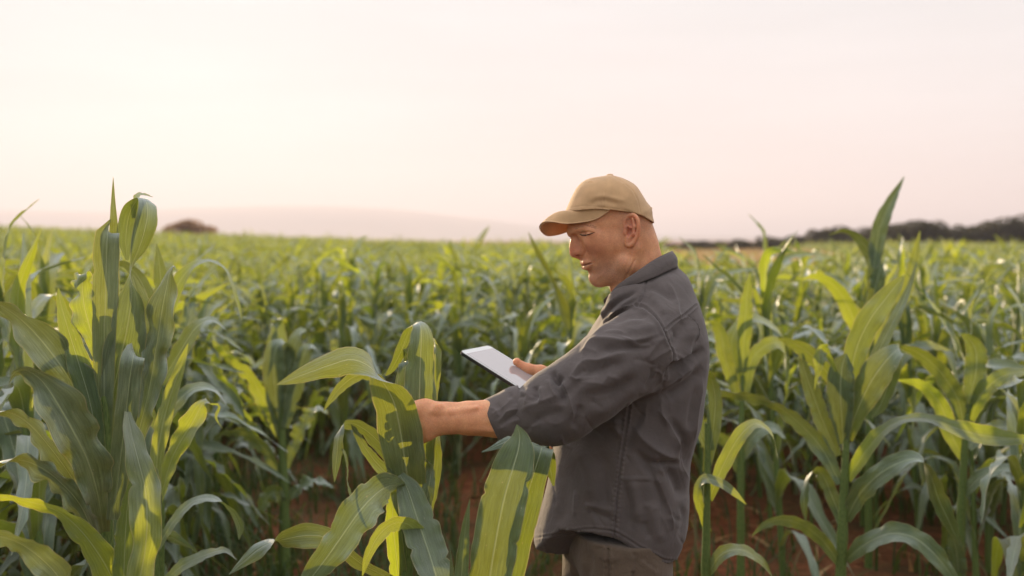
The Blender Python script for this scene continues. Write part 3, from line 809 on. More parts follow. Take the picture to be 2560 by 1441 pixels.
def build_clothes(root):
    o2 = lambda pts: [(P(a, b, YB)[0], P(a, b, YB)[2]) for a, b in pts]
    out = smooth_poly(o2([(x - (13 if y > 700 else 4), y) for x, y in BACK] + FRONT), 300)
    lo = P(1180, 1480, 2.2); hi = P(1800, 620, 2.4)
    v = Vol((lo[0] - .02, 2.08, lo[2] - .03), (hi[0] + .06, 2.74, hi[2] + .02), .0028)
    z = lambda q: P(0, q, YB)[2]
    W = lambda gx, gz: np.interp(gz, [z(1440), z(1200), z(1000), z(850), z(760), z(690), z(640)], [.195, .190, .195, .205, .205, .150, .085])
    xm = lambda q: P(q, 0, YB)[0]
    shear = lambda gx, gz: -(gx - xm(1575)) * math.tan(YAW) * .55
    v.inflate(out, YB, .165, W, p=2.3, shear=shear)
    # near sleeve
    Ya = 2.235
    a = lambda x, y, d=0.0: P(x, y, Ya + d)
    sl = [a(1640, 850, .035), a(1600, 872, .01), a(1540, 912, -.01), a(1470, 965, -.018), a(1405, 1008, -.018), a(1372, 1026, -.016)]
    v.tube(sl, [.078, .084, .083, .080, .082, .078], k=.022)
    v.tube([sl[-1], a(1345, 1030, -.013), a(1318, 1034, -.011), a(1290, 1038, -.010)], [.078, .065, .0480, .044], k=.006)
    v.tube([P(1668, 728, 2.36), P(1640, 738, 2.325), P(1632, 775, 2.295), P(1640, 808, 2.275)], [.038, .040, .046, .056], k=.03)
    v.tube([P(1640, 742, 2.325), P(1590, 748, 2.305), P(1556, 760, 2.315), P(1530, 785, 2.36)], [.034, .030, .030, .026], k=.025)
    v.tube([P(1650, 730, 2.41), P(1625, 740, 2.45), P(1615, 770, 2.50), P(1600, 810, 2.57)], [.038, .040, .046, .056], k=.03)
    v.ell(a(1425, 938, -.01), (.040, .06, .026), k=.02)                       # cloth gathered above the elbow crook
    v.ell(a(1364, 982, -.02), (.026, .045, .02), k=.014)
    # far sleeve
    b = lambda x, y, d=0.0: P(x, y, 2.60 + d)
    v.tube([b(1570, 840, 0), b(1500, 960, .02), b(1440, 1070, .03)], [.07, .07, .066], k=.02)
    v.tube([b(1440, 1070, .03), b(1415, 1075, .01), b(1405, 1040, -.01)], [.066, .058, .052], k=.01)
    # hem: shirt tails front and back, curving up at the side seam
    X = v.ax[0][:, None, None]; Z = v.ax[2][None, None, :]; Yv = v.ax[1][None, :, None]
    hem = [(1300, 1364), (1335, 1358), (1380, 1351), (1430, 1341), (1480, 1335), (1535, 1342), (1562, 1356), (1600, 1380), (1640, 1402), (1668, 1413), (1760, 1420)]
    hx = [P(p, q, 2.27)[0] for p, q in hem]; hz = [P(p, q, 2.27)[2] for p, q in hem]
    xs0 = X + (YB - Yv) * math.tan(YAW) * -.25
    far = [(1280, 1345), (1335, 1348), (1395, 1362), (1450, 1358), (1520, 1350), (1640, 1408), (1760, 1420)]
    fx = [P(p, q, 2.5)[0] for p, q in far]; fz = [P(p, q, 2.5)[2] for p, q in far]
    zn = np.interp(X, hx, hz); zf = np.interp(X, fx, fz)
    w = np.clip((Yv - 2.34) / .08, 0, 1)
    zc = zn * (1 - w) + zf * w
    v.D = np.maximum(v.D, (zc - Z).astype(np.float32))
    # hollow below so that the tails hang free
    v3 = (zc + .10 - Z).astype(np.float32)
    inner = v.D + .010
    cut = np.maximum(inner, -v3)                                        # inside the cloth, under the hem level + 10 cm
    v.D = np.maximum(v.D, -cut).astype(np.float32)
    # neck hole
    v.seg(H(1190, 900), H(1222, 1260), .060, .058, 'sub', k=.004)
    V, Q = v.mesh(); V = relax(V, Q, 2, .5)
    ST = [
        # upper sleeve
        ([(1452, 915), (1480, 860), (1512, 852), (1564, 857), (1606, 850), (1650, 834)], 's', .010, 13), ([(1490, 880), (1530, 876), (1580, 872), (1635, 852)], 'r', -.008, 15),
        ([(1420, 950), (1460, 910), (1500, 902), (1545, 886), (1600, 880)], 's', .009, 14), ([(1450, 935), (1500, 925), (1560, 905)], 'r', -.005, 16),
        ([(1496, 815), (1525, 790), (1555, 773), (1592, 766)], 's', .009, 10), ([(1520, 812), (1560, 790), (1600, 785), (1625, 800)], 'r', -.008, 14),
        ([(1400, 985), (1450, 965), (1530, 950), (1610, 905)], 'r', .005, 22), ([(1450, 1000), (1520, 985), (1600, 940)], 'r', -.005, 22),
        ([(1470, 1040), (1540, 1010), (1610, 955)], 'r', .005, 18), ([(1560, 830), (1600, 825), (1640, 818)], 'r', .005, 14),
        # elbow
        ([(1378, 925), (1386, 945), (1396, 952), (1408, 940)], 'r', -.010, 9), ([(1384, 935), (1398, 968), (1408, 990), (1411, 1015)], 'r', -.009, 11),
        ([(1396, 940), (1420, 990), (1428, 1020), (1434, 1052)], 's', .008, 10), ([(1372, 945), (1380, 975), (1400, 1000)], 's', .005, 10),
        ([(1302, 1026), (1351, 1007), (1397, 987)], 's', .007, 14), ([(1325, 1060), (1370, 1040), (1420, 1030)], 'r', -.005, 18),
        ([(1335, 965), (1342, 990), (1338, 1010)], 'r', -.006, 10), ([(1352, 965), (1356, 988), (1350, 1008)], 's', .005, 8), ([(1318, 968), (1322, 990), (1316, 1015)], 's', .004, 8),
        ([(1450, 1010), (1446, 1040), (1432, 1075)], 'r', -.006, 12), ([(1400, 1000), (1460, 950), (1500, 930)], 'r', -.005, 14),
        ([(1420, 942), (1450, 948), (1500, 940)], 's', .006, 10),
        # seams
        ([(1591, 765), (1612, 770), (1637, 794), (1654, 823), (1665, 848), (1679, 880), (1676, 905), (1660, 940)], 'g', .0026, 3.0),
        ([(1591, 765), (1612, 770), (1637, 794), (1654, 823), (1665, 848), (1679, 880), (1676, 905), (1660, 940)], 'o', .0045, 9),
        ([(1616, 700), (1612, 719), (1604, 748), (1591, 765)], 'g', .0022, 2.4),
        ([(1664, 825), (1689, 803), (1714, 787), (1740, 764)], 'g', .0022, 2.4),
        ([(1574, 1012), (1567, 1060), (1554, 1139), (1543, 1245), (1535, 1342)], 'g', .0030, 2.8),
        # front of the shirt
        ([(1464, 850), (1502, 803), (1543, 758), (1600, 722)], 'r', -.008, 8), ([(1480, 850), (1512, 815), (1552, 770), (1600, 738)], 's', .007, 7), ([(1455, 845), (1490, 800), (1530, 755), (1560, 730)], 's', .005, 7),
        ([(1610, 740), (1625, 720), (1660, 735), (1690, 755)], 'r', -.004, 10), ([(1625, 745), (1650, 765), (1660, 790)], 'r', .004, 14),
        # back
        ([(1714, 787), (1732, 806), (1741, 826), (1743, 856)], 'o', .008, 10), ([(1717, 794), (1706, 818), (1694, 845), (1681, 870)], 'r', -.008, 12), ([(1728, 800), (1722, 860), (1700, 900)], 'r', .006, 12),
        ([(1764, 872), (1728, 897), (1690, 918), (1660, 935)], 'r', -.011, 12), ([(1750, 905), (1710, 930), (1650, 965), (1590, 985)], 's', .010, 16), ([(1758, 915), (1715, 960), (1650, 1000)], 'r', -.010, 16),
        ([(1730, 870), (1700, 893), (1672, 905)], 's', .007, 10),
        ([(1755, 940), (1745, 1000), (1738, 1060), (1735, 1110)], 's', .006, 8), ([(1742, 960), (1730, 1020), (1722, 1080)], 'r', -.005, 10),
        ([(1667, 1043), (1695, 1080), (1713, 1110), (1718, 1183)], 'r', -.010, 14), ([(1578, 1060), (1617, 1105), (1660, 1135), (1704, 1152)], 's', .010, 16), ([(1640, 1020), (1680, 1070), (1708, 1140)], 's', .009, 14),
        ([(1705, 1162), (1675, 1158), (1640, 1158), (1622, 1150)], 'r', -.010, 11), ([(1662, 1165), (1690, 1200), (1712, 1250)], 'r', -.013, 18), ([(1628, 1168), (1652, 1219), (1672, 1275), (1684, 1330)], 's', .011, 14),
        ([(1582, 1120), (1620, 1165), (1650, 1230), (1672, 1300)], 'r', -.010, 14), ([(1580, 1190), (1590, 1250), (1596, 1310)], 'r', .006, 14), ([(1560, 1200), (1572, 1260), (1575, 1330)], 'r', -.005, 12),
        ([(1620, 1250), (1640, 1310), (1655, 1360)], 'r', .005, 16), ([(1700, 1260), (1712, 1300), (1700, 1350)], 'r', -.005, 10), ([(1610, 1300), (1625, 1350)], 'r', -.004, 12),
        # side, under the arm
        ([(1440, 1110), (1470, 1180), (1480, 1260)], 'r', .006, 24), ([(1400, 1160), (1410, 1240), (1400, 1320)], 'r', -.005, 22), ([(1500, 1130), (1520, 1200), (1515, 1290)], 'r', -.006, 22),
        ([(1470, 1275), (1505, 1290), (1535, 1300)], 'r', -.005, 11), ([(1460, 1260), (1500, 1270), (1540, 1278)], 's', .004, 9), ([(1610, 1030), (1580, 1080), (1566, 1140)], 'r', -.006, 12), ([(1535, 1040), (1550, 1100)], 'r', .005, 12),
    ]
    rs = random.Random(17)
    for _ in range(90):                                                  # fine irregular creases
        x, y = rs.uniform(1290, 1740), rs.uniform(720, 1380)
        if x < 1440 and y < 930: continue
        on_arm = y < 1000 - (x - 1500) * .55 and x < 1650
        an = math.radians(rs.gauss(155 if on_arm else 75, 28)); ln = rs.uniform(30, 85)
        dx, dy = math.cos(an) * ln / 2, math.sin(an) * ln / 2; bx, by = rs.uniform(-9, 9), rs.uniform(-9, 9)
        ST.append(([(x - dx, y - dy), (x + bx, y + by), (x + dx, y + dy)], rs.choice('ssr'), rs.choice((1, 1, -1)) * rs.uniform(.0015, .0035), rs.uniform(4, 8)))
    ST = [(p_, k_, a_ * (1.0 if k_ == 'g' else 1.25), w_ * .85) for p_, k_, a_, w_ in ST]
    V = folds(V, Q, ST)
    # small irregular creases everywhere
    px, py = proj(V)
    Nn = vnormals(V, Q)
    cr = np.zeros(len(V)); step = 1
    for i, q in enumerate(V):
        cr[i] = mnoise.fractal(Vector(q * np.array((9, 9, 6))), 1.0, 2.0, 3)
    V = V + Nn * (cr * .0035)[:, None]
    # hem stitched line
    hemc = [(x, y - 12) for x, y in hem]
    V = folds(V, Q, [(hemc, 'g', .0016, 2.0)])
    shirt = mesh_obj('shirt', V, Q, M['shirt'], root)

    # rolled cuff of the near sleeve
    v2 = Vol(a(1180, 1130, -.09), a(1350, 950, .09), .0018)
    C = [a(1232, 1046), a(1258, 1044), a(1290, 1038), a(1312, 1034)]
    v2.tube(C, [.0465, .0540, .0630, .0655], k=.004)
    # slanted ends
    X = v2.ax[0][:, None, None]; Z = v2.ax[2][None, None, :]; Yv = v2.ax[1][None, :, None]
    def plane(p, q):                                                     # keeps what lies right of the line p-q in the side view
        p = a(*p); q = a(*q); d = q - p; n = np.array((-d[2], d[0])); n /= np.linalg.norm(n)
        return (X - p[0]) * n[0] + (Z - p[2]) * n[1]
    e1 = plane((1209, 1003), (1246, 1094)); e1 = e1 * (1 if (a(1300, 1040)[0] - a(1209, 1003)[0]) * 1 and plane_sign(a, (1209, 1003), (1246, 1094), (1300, 1040)) < 0 else -1)
    e2 = plane((1296, 968), (1322, 1098)); e2 = e2 * (1 if plane_sign(a, (1296, 968), (1322, 1098), (1230, 1046)) < 0 else -1)
    v2.put((slice(None),) * 3, np.broadcast_to(e1, v2.D.shape).astype(np.float32), 'int', 0)
    v2.put((slice(None),) * 3, np.broadcast_to(e2, v2.D.shape).astype(np.float32), 'int', 0)
    v2.D = np.maximum(v2.D, -np.maximum(np.maximum(v2.D + .0045, -1), (X - a(1270, 1040)[0]) * np.ones_like(v2.D)))   # open mouth
    Vc, Qc = v2.mesh(); Vc = relax(Vc, Qc, 2, .5)
    Vc = folds(Vc, Qc, [([(1235, 1010), (1255, 1030), (1262, 1060)], 'r', -.003, 9), ([(1225, 1040), (1262, 1015), (1290, 985)], 's', .004, 8), ([(1250, 1068), (1285, 1040), (1305, 1030)], 'r', -.006, 8),
                        ([(1245, 1060), (1268, 1030), (1300, 1022)], 's', .005, 7), ([(1240, 1080), (1280, 1055), (1310, 1050)], 's', .004, 9), ([(1270, 985), (1285, 1000), (1290, 1015)], 'r', -.004, 7),
                        ([(1222, 1020), (1240, 1025), (1250, 1045)], 's', .003, 6)])
    for i, q in enumerate(Vc):
        Vc[i] += vn_small(q) * .0016
    mesh_obj('rolled_cuff', Vc, Qc, M['shirt'], shirt)

    # collar: folded leaf round the neck
    tops = [(1523, 736, -30), (1545, 712, -52), (1588, 681, -74), (1636, 648, -66), (1672, 630, -36), (1680, 627, 6), (1668, 634, 46), (1625, 658, 78), (1575, 692, 80), (1538, 722, 60), (1512, 746, 34)]
    bots = [(1531, 752, -34), (1552, 732, -64), (1600, 708, -92), (1650, 687, -82), (1684, 672, -48), (1694, 668, 4), (1684, 672, 54), (1640, 694, 94), (1585, 722, 98), (1545, 746, 74), (1519, 768, 38)]
    n = 60; m = 12
    ta = crom([P(x, y, YH + w_ / 1000) for x, y, w_ in tops], n); ba = crom([P(x, y, YH + w_ / 1000) for x, y, w_ in bots], n)
    cen = np.array((P(1600, 700, YH)[0], YH))
    G = []
    for i in range(n):
        rad = np.array((*(ta[i][:2] - cen), 0)); rad /= np.linalg.norm(rad)
        prof = []
        for t in np.linspace(0, 1, m):                                   # inner stand goes down inside, leaf outside
            if t < .35:
                u = t / .35; q = ta[i] - rad * (.006 * math.sin(u * 0 + 1) ) + np.array((0, 0, -.038 * (1 - u)))
            else:
                u = (t - .35) / .65; q = ta[i] * (1 - u) + ba[i] * u + rad * (.006 * math.sin(math.pi * min(1, u * 1.1))) + rad * .0035 * math.sin(i * .55) * u * .5
            prof.append(q)
        G += prof
    G = np.array(G); Qg = grid_quads(n, m)
    nv = vnormals(G, Qg); outw = G.copy(); outw[:, :2] -= cen; outw[:, 2] = 0
    # thickness
    cpx, cpy = proj(G)
    mid = G - nv * .0022
    Vt = np.vstack([G, mid]); k = n * m
    bor = [i * m for i in range(n)] + [(n - 1) * m + j for j in range(1, m)] + [i * m + m - 1 for i in range(n - 2, -1, -1)] + [j for j in range(m - 2, 0, -1)]
    ed = [[bor[i], bor[(i + 1) % len(bor)], bor[(i + 1) % len(bor)] + k, bor[i] + k] for i in range(len(bor))]
    col = mesh_obj('collar', Vt, np.vstack([Qg, Qg[:, ::-1] + k, np.array(ed)]), M['shirt'], shirt)
    # far front edge with its top button
    vb = Vol(P(1500, 790, 2.34), P(1545, 735, 2.46), .0015)
    vb.tube([P(1521, 752, 2.40), P(1517, 768, 2.40), P(1519, 785, 2.40)], [.005, .007, .006], k=.004)
    Vb, Qb = vb.mesh(); mesh_obj('placket', Vb, Qb, M['shirt_inside'], shirt)

    # trousers
    v = Vol((P(1380, 0, 2.4)[0], 2.20, 0.04), (P(1720, 0, 2.4)[0] + .05, 2.72, P(0, 1300, 2.4)[2]), .0045)
    t = lambda x, y, Y: P(x, y, Y)
    zt = P(0, 1310, 2.44)[2]
    v.ell(t(1545, 1330, 2.45), (.128, .165, .14), k=.03)
    hipn = t(1565, 1420, 2.345); hipf = t(1512, 1420, 2.50)
    kn = np.array((hipn[0] - .01, 2.34, .50)); kf = np.array((hipf[0] - .01, 2.53, .50))
    v.tube([hipn + (0, 0, .06), hipn, kn, np.array((kn[0] + .01, 2.34, .10))], [.105, .102, .082, .075], k=.03)
    v.tube([hipf + (0, 0, .06), hipf, kf, np.array((kf[0] + .01, 2.54, .10))], [.105, .100, .082, .075], k=.03)
    v.D = np.maximum(v.D, (v.ax[2][None, None, :] - zt).astype(np.float32))
    v.D = np.maximum(v.D, (.075 - v.ax[2][None, None, :]).astype(np.float32))
    Vt, Qt = v.mesh(); Vt = relax(Vt, Qt, 2, .5)
    Vt = folds(Vt, Qt, [([(1515, 1340), (1520, 1400), (1522, 1470)], 'g', .004, 3), ([(1583, 1370), (1586, 1420), (1580, 1470)], 'o', .006, 9), ([(1440, 1360), (1430, 1400), (1436, 1460)], 's', .007, 10),
                        ([(1460, 1370), (1470, 1410), (1462, 1470)], 'r', -.007, 14), ([(1480, 1375), (1510, 1372), (1540, 1380)], 'r', -.004, 8), ([(1600, 1400), (1630, 1420), (1650, 1430)], 'o', .005, 7),
                        ([(1490, 1390), (1530, 1400), (1560, 1395)], 's', .004, 8)])
    for i, q in enumerate(Vt): Vt[i] += vn_small(q * .6) * .004
    mesh_obj('trousers', Vt, Qt, M['trousers'], root)
    # boots
    for kx, ky in ((kn[0], 2.34), (kf[0], 2.54)):
        v = Vol((kx - .24, ky - .08, -.01), (kx + .12, ky + .08, .19), .005)
        v.seg((kx + .01, ky, .17), (kx + .02, ky, .07), .05, .052, k=.02)
        v.seg((kx + .03, ky, .042), (kx - .15, ky + .01, .036), .042, .046, k=.03, flat=((0, 1, 0), 1.05))
        v.ell((kx - .15, ky + .01, .04), (.06, .05, .04), k=.02)
        v.D = np.maximum(v.D, (.0 - v.ax[2][None, None, :]).astype(np.float32))
        Vb, Qb = v.mesh(); bt = mesh_obj('boot', relax(Vb, Qb, 2), Qb, M['boot'], root)
        xs = np.linspace(0, 1, 24); ring = []
        for q in np.linspace(0, 2 * math.pi, 28, endpoint=False):
            ring.append((kx - .055 + .155 * math.cos(q), ky + .005 + (.050 + .006 * -math.cos(q)) * math.sin(q)))
        sv = [(x, y, .001) for x, y in ring] + [(x, y, .022) for x, y in ring]
        mesh_obj('boot_sole', sv, [list(range(28))[::-1], list(range(28, 56))] + [[i, (i + 1) % 28, (i + 1) % 28 + 28, i + 28] for i in range(28)], M['hair'], bt, smooth=False)


def plane_sign(a, p, q, r):
    p = a(*p); q = a(*q); r = a(*r); d = q - p; n = np.array((-d[2], d[0]))
    return (r[0] - p[0]) * n[0] + (r[2] - p[2]) * n[1]


def vn_small(q):
    return np.array(mnoise.noise_vector(Vector(q * 28)))


build_clothes(PERSON)


# ------------------------------------------------------------------ tablet
def build_tablet():
    tl = P(1150, 877, 2.42); tr_ = P(1222, 863, 2.56)
    e2 = tr_ - tl
    e1 = P(1292, 973, 2.335) - tl; L1 = .235
    e2n = e2 / np.linalg.norm(e2)
    e1 = e1 - e2n * (e1 @ e2n); e1n = e1 / np.linalg.norm(e1)
    nn = np.cross(e1n, e2n); nn /= np.linalg.norm(nn)
    if nn[2] < 0: nn = -nn
    L2 = np.linalg.norm(e2); th = .0085
    c = tl + e1n * L1 / 2 + e2n * L2 / 2
    root = empty('tablet', tuple(c - nn * th), 'slim tablet with a pale screen and dark edge held in the man\'s hand', 'tablet')

    def slab(name, hx, hy, z0, z1, r, mat, par):
        pts = []
        for sx, sy, a0 in ((1, 1, 0), (-1, 1, 90), (-1, -1, 180), (1, -1, 270)):
            for k in range(7):
                an = math.radians(a0 + k * 15)
                pts.append((sx * (hx - r) + r * math.cos(an), sy * (hy - r) + r * math.sin(an)))
        V = [c + e1n * x + e2n * y + nn * z0 for x, y in pts] + [c + e1n * x + e2n * y + nn * z1 for x, y in pts]
        k = len(pts)
        # order must be counter-clockwise seen from +nn
        return mesh_obj(name, V, [list(range(k))[::-1], list(range(k, 2 * k))] + [[i, (i + 1) % k, (i + 1) % k + k, i + k] for i in range(k)], mat, par, smooth=False)
    slab('case', L1 / 2, L2 / 2, -th, -.0012, .012, M['tablet_case'], root)
    slab('bezel', L1 / 2 - .0012, L2 / 2 - .0012, -.0012, 0.0, .011, M['tablet_rim'], root)
    slab('screen', L1 / 2 - .016, L2 / 2 - .0055, 0.0, .0005, .002, M['screen'], root)
    slab('back_button', .004, .004, 0.0, .0004, .0039, M['tablet_case'], root).location = tuple(np.array((0, 0, 0)) + e1n * (L1 / 2 - .008))


k = N('tablet_screen')
b = k.n('BsdfPrincipled', {'Base Color': (0.16, 0.145, 0.15, 1), 'Roughness': 0.05, 'Specular IOR Level': 1.0, 'IOR': 1.7, 'Emission Color': (1.0, 0.90, 0.92, 1), 'Emission Strength': 0.07})
M['screen'] = k.done(b.outputs[0])
build_tablet()
# ------------------------------------------------------------------ corn: materials
def mat_leaf(name, base, trans, tmix=0.42, dry=0.0):
    k = N(name)
    uv = k.n('UVMap'); sp = k.n('SeparateXYZ', {0: uv.outputs[0]})
    u, vv = sp.outputs[0], sp.outputs[1]
    tc = k.n('TexCoord')
    oi = k.n('ObjectInfo'); at = k.n('Attribute', attribute_name='tint')
    rnd = k.math('FRACT', k.math('ADD', oi.outputs['Random'], at.outputs['Fac']))
    cu = k.math('ABSOLUTE', k.math('SUBTRACT', u, 0.5))
    wax = k.n('Attribute', attribute_name='wax').outputs['Fac']
    # long parallel veins
    vec = k.n('CombineXYZ', {0: k.math('MULTIPLY', u, 13.0), 1: k.math('MULTIPLY', vv, 1.2), 2: k.math('MULTIPLY', rnd, 40.0)})
    veins = k.n('TexNoise', {'Vector': vec.outputs[0], 'Scale': 2.2, 'Detail': 3.0, 'Roughness': 0.65})
    vec2 = k.n('CombineXYZ', {0: k.math('MULTIPLY', u, 3.0), 1: k.math('MULTIPLY', vv, 3.0), 2: k.math('MULTIPLY', rnd, 17.0)})
    big = k.n('TexNoise', {'Vector': vec2.outputs[0], 'Scale': 1.6, 'Detail': 4.0})
    ty = tuple(min(1, c) for c in (base[0] * 1.6, base[1] * 1.35, base[2] * .8)); dk = (base[0] * .50, base[1] * .62, base[2] * .70)
    geo = k.n('NewGeometry')                                   # wax bloom makes the upper side of the blade grey
    bl = k.n('TexNoise', {'Vector': k.n('CombineXYZ', {0: k.math('MULTIPLY', u, 1.5), 1: k.math('MULTIPLY', vv, 2.2), 2: k.math('MULTIPLY', rnd, 57.0)}).outputs[0], 'Scale': 1.5, 'Detail': 3.0})
    col = k.mix(k.math('MULTIPLY', rnd, 0.55), base, ty)
    bloom = k.math('MULTIPLY', k.ramp(bl.outputs[0], [(0.30, (.30, .30, .30)), (0.65, (1, 1, 1))]), k.math('ADD', k.math('MULTIPLY', geo.outputs['Backfacing'], .46), .10))
    col = k.mix(bloom, col, (0.140, 0.190, 0.100, 1))
    col = k.mix(wax, col, (0.23, 0.27, 0.20, 1))
    col = k.mix(k.ramp(big.outputs[0], [(0.35, (0, 0, 0)), (0.7, (.6, .6, .6))]), col, dk)
    col = k.mix(0.75, col, k.ramp(veins.outputs[0], [(0.36, (0.55, 0.58, 0.55)), (0.64, (1.42, 1.36, 1.34))]), 'MULTIPLY')
    rib = k.math('SUBTRACT', 1.0, k.math('SMOOTHSTEP', cu, 0.012, 0.034) if False else k.math('MULTIPLY', cu, 38.0), clamp=True)
    col = k.mix(k.math('MULTIPLY', rib, .85), col, (0.36, 0.42, 0.22, 1))
    # pale eaten spots and streaks, margins paled to paint in a backlit rim
    vec3 = k.n('CombineXYZ', {0: k.math('MULTIPLY', u, 9.0), 1: k.math('MULTIPLY', vv, 5.0), 2: k.math('MULTIPLY', rnd, 91.0)})
    sp1 = k.n('TexNoise', {'Vector': vec3.outputs[0], 'Scale': 2.4, 'Detail': 3.0, 'Roughness': 0.7})
    spots = k.ramp(sp1.outputs[0], [(0.69, (0, 0, 0)), (0.72, (1, 1, 1))])
    edge = k.ramp(k.math('ADD', cu, k.math('MULTIPLY', big.outputs[0], 0.03)), [(0.494, (0, 0, 0)), (0.506, (1, 1, 1))])
    col = k.mix(k.math('MULTIPLY', spots, .8), col, (0.42, 0.36, 0.20, 1))
    col = k.mix(k.math('MULTIPLY', edge, .5), col, (0.36, 0.32, 0.12, 1))
    tcol = k.mix(k.math('MULTIPLY', rnd, 0.4), trans, (min(1, trans[0] * 1.3), trans[1] * 1.02, trans[2], 1))
    tcol = k.mix(0.7, tcol, k.ramp(veins.outputs[0], [(0.32, (0.78, 0.8, 0.75)), (0.68, (1.18, 1.15, 1.1))]), 'MULTIPLY')
    tcol = k.mix(k.math('MULTIPLY', spots, .7), tcol, (0.75, 0.62, 0.30, 1))
    tcol = k.mix(k.math('MULTIPLY', rib, .6), tcol, (0.55, 0.55, 0.20, 1))
    tcol = k.mix(k.math('MULTIPLY', edge, .8), tcol, (0.85, 0.70, 0.30, 1))
    h = k.math('ADD', k.math('MULTIPLY', veins.outputs[0], 1.3), k.math('MULTIPLY', big.outputs[0], 2.4))
    h = k.math('SUBTRACT', h, k.math('MULTIPLY', rib, .8))
    nb = k.bump(h, 0.55, 0.0022)
    b = k.n('BsdfPrincipled', {'Base Color': col, 'Roughness': 0.60, 'IOR': 1.5, 'Specular IOR Level': 0.35, 'Normal': nb,
                               'Sheen Weight': 0.25, 'Sheen Roughness': 0.35, 'Sheen Tint': (0.85, 0.95, 1.0, 1)})
    gl = k.n('BsdfGlossy', {'Color': (0.92, 0.96, 1.0, 1), 'Roughness': 0.55, 'Normal': nb})
    lw = k.n('LayerWeight', {'Blend': 0.42, 'Normal': nb})
    b = k.n('MixShader', {0: k.math('ADD', k.math('MULTIPLY', lw.outputs['Facing'], .38), .02), 1: b.outputs[0], 2: gl.outputs[0]})
    t = k.n('BsdfTranslucent', {'Color': tcol, 'Normal': nb})
    rr2 = k.math('FRACT', k.math('MULTIPLY', rnd, 7.31))
    mx = k.n('MixShader', {0: k.math('ADD', k.math('ADD', k.math('MULTIPLY', k.math('MULTIPLY', rr2, rr2), tmix), .09), k.n('Attribute', attribute_name='sunlit').outputs['Fac']), 1: b.outputs[0], 2: t.outputs[0]})
    return k.done(mx.outputs[0])


def mat_stalk():
    k = N('corn_stalk')
    tc = k.n('TexCoord'); uv = k.n('UVMap'); sp = k.n('SeparateXYZ', {0: uv.outputs[0]})
    n1 = k.n('TexNoise', {'Vector': k.n('CombineXYZ', {0: k.math('MULTIPLY', sp.outputs[0], 22.0), 1: k.math('MULTIPLY', sp.outputs[1], 9.0), 2: 0.0}).outputs[0], 'Scale': 1.5, 'Detail': 4.0})
    col = k.ramp(n1.outputs[0], [(0.3, (0.055, 0.10, 0.022)), (0.7, (0.15, 0.20, 0.055))])
    b = k.n('BsdfPrincipled', {'Base Color': col, 'Roughness': 0.5, 'Specular IOR Level': 0.4, 'Subsurface Weight': 0.1, 'Subsurface Scale': 0.01,
                               'Normal': k.bump(n1.outputs[0], .3, .002)})
    return k.done(b.outputs[0])


M['leaf'] = mat_leaf('corn_leaf', (0.026, 0.070, 0.016), (0.44, 0.53, 0.032), 0.36)
M['stalk'] = mat_stalk()


# ------------------------------------------------------------------ corn: leaf shape
def leaf_geo(C, A, Wd, na=28, nc=6, fold=.16, ruffle=.0, freq=5.0, seed=0, curl=0.0):
    """C centre line, A across directions, Wd full widths (control rows) -> mesh of one blade with midrib trough and wavy margins"""
    rr = random.Random(seed)
    D = np.hstack([np.array(C, float), np.array(A, float), np.array(Wd, float)[:, None]])
    S = crom(D, na)
    P0 = S[:, :3]; Ac = S[:, 3:6]; w = np.maximum(S[:, 6], .0008)
    T = np.gradient(P0, axis=0); T /= np.linalg.norm(T, axis=1, keepdims=True) + 1e-12
    Ac = Ac - T * (Ac * T).sum(1, keepdims=True); Ac /= np.linalg.norm(Ac, axis=1, keepdims=True) + 1e-12
    Nn = np.cross(T, Ac)
    L = np.concatenate([[0], np.cumsum(np.linalg.norm(np.diff(P0, axis=0), axis=1))])
    c = np.linspace(-1, 1, nc + 1)
    ph = [rr.uniform(0, 6.3) for _ in range(6)]
    s = L / L[-1]
    bites = [[(rr.uniform(.25, .95), rr.uniform(.06, .22), rr.uniform(.008, .025)) for _ in range(rr.choice((0, 1, 2, 3)) if nc > 8 else 0)] for _ in (0, 1)]
    V = np.zeros((na, nc + 1, 3)); UV = np.zeros((na, nc + 1, 2))
    for j, q in enumerate(c):
        side = 0 if q < 0 else 1
        wav = .6 * np.sin(s * freq * .43 * 6.283 + ph[1 - side]) + np.sin(s * freq * 6.283 + ph[side]) + .5 * np.sin(s * freq * 2.3 * 6.283 + ph[2 + side])
        lift = fold * abs(q) ** 1.4 * w * .5 + ruffle * wav * q * q * w * np.clip(s * 4, 0, 1) + curl * q * q * w
        edge = 1 + min(.20, ruffle * 1.3) * (wav * .45 + .35 * np.sin(s * freq * 11 + ph[4 + side])) * np.clip((1 - s) * 4, 0, 1)
        for b0, b1, b2 in bites[side]: edge = edge - b1 * np.exp(-((s - b0) / b2) ** 2)
        lift = lift + ruffle * .55 * np.sin(s * freq * 15 + ph[4 + side]) * abs(q) ** 5 * w * np.clip(s * 4, 0, 1)
        V[:, j] = P0 + Ac * (q * w * .5 * edge)[:, None] + Nn * lift[:, None]
        UV[:, j, 0] = .5 + .5 * q; UV[:, j, 1] = L * 4.0
    Q = grid_quads(na, nc + 1)
    return V.reshape(-1, 3), Q, UV.reshape(-1, 2)


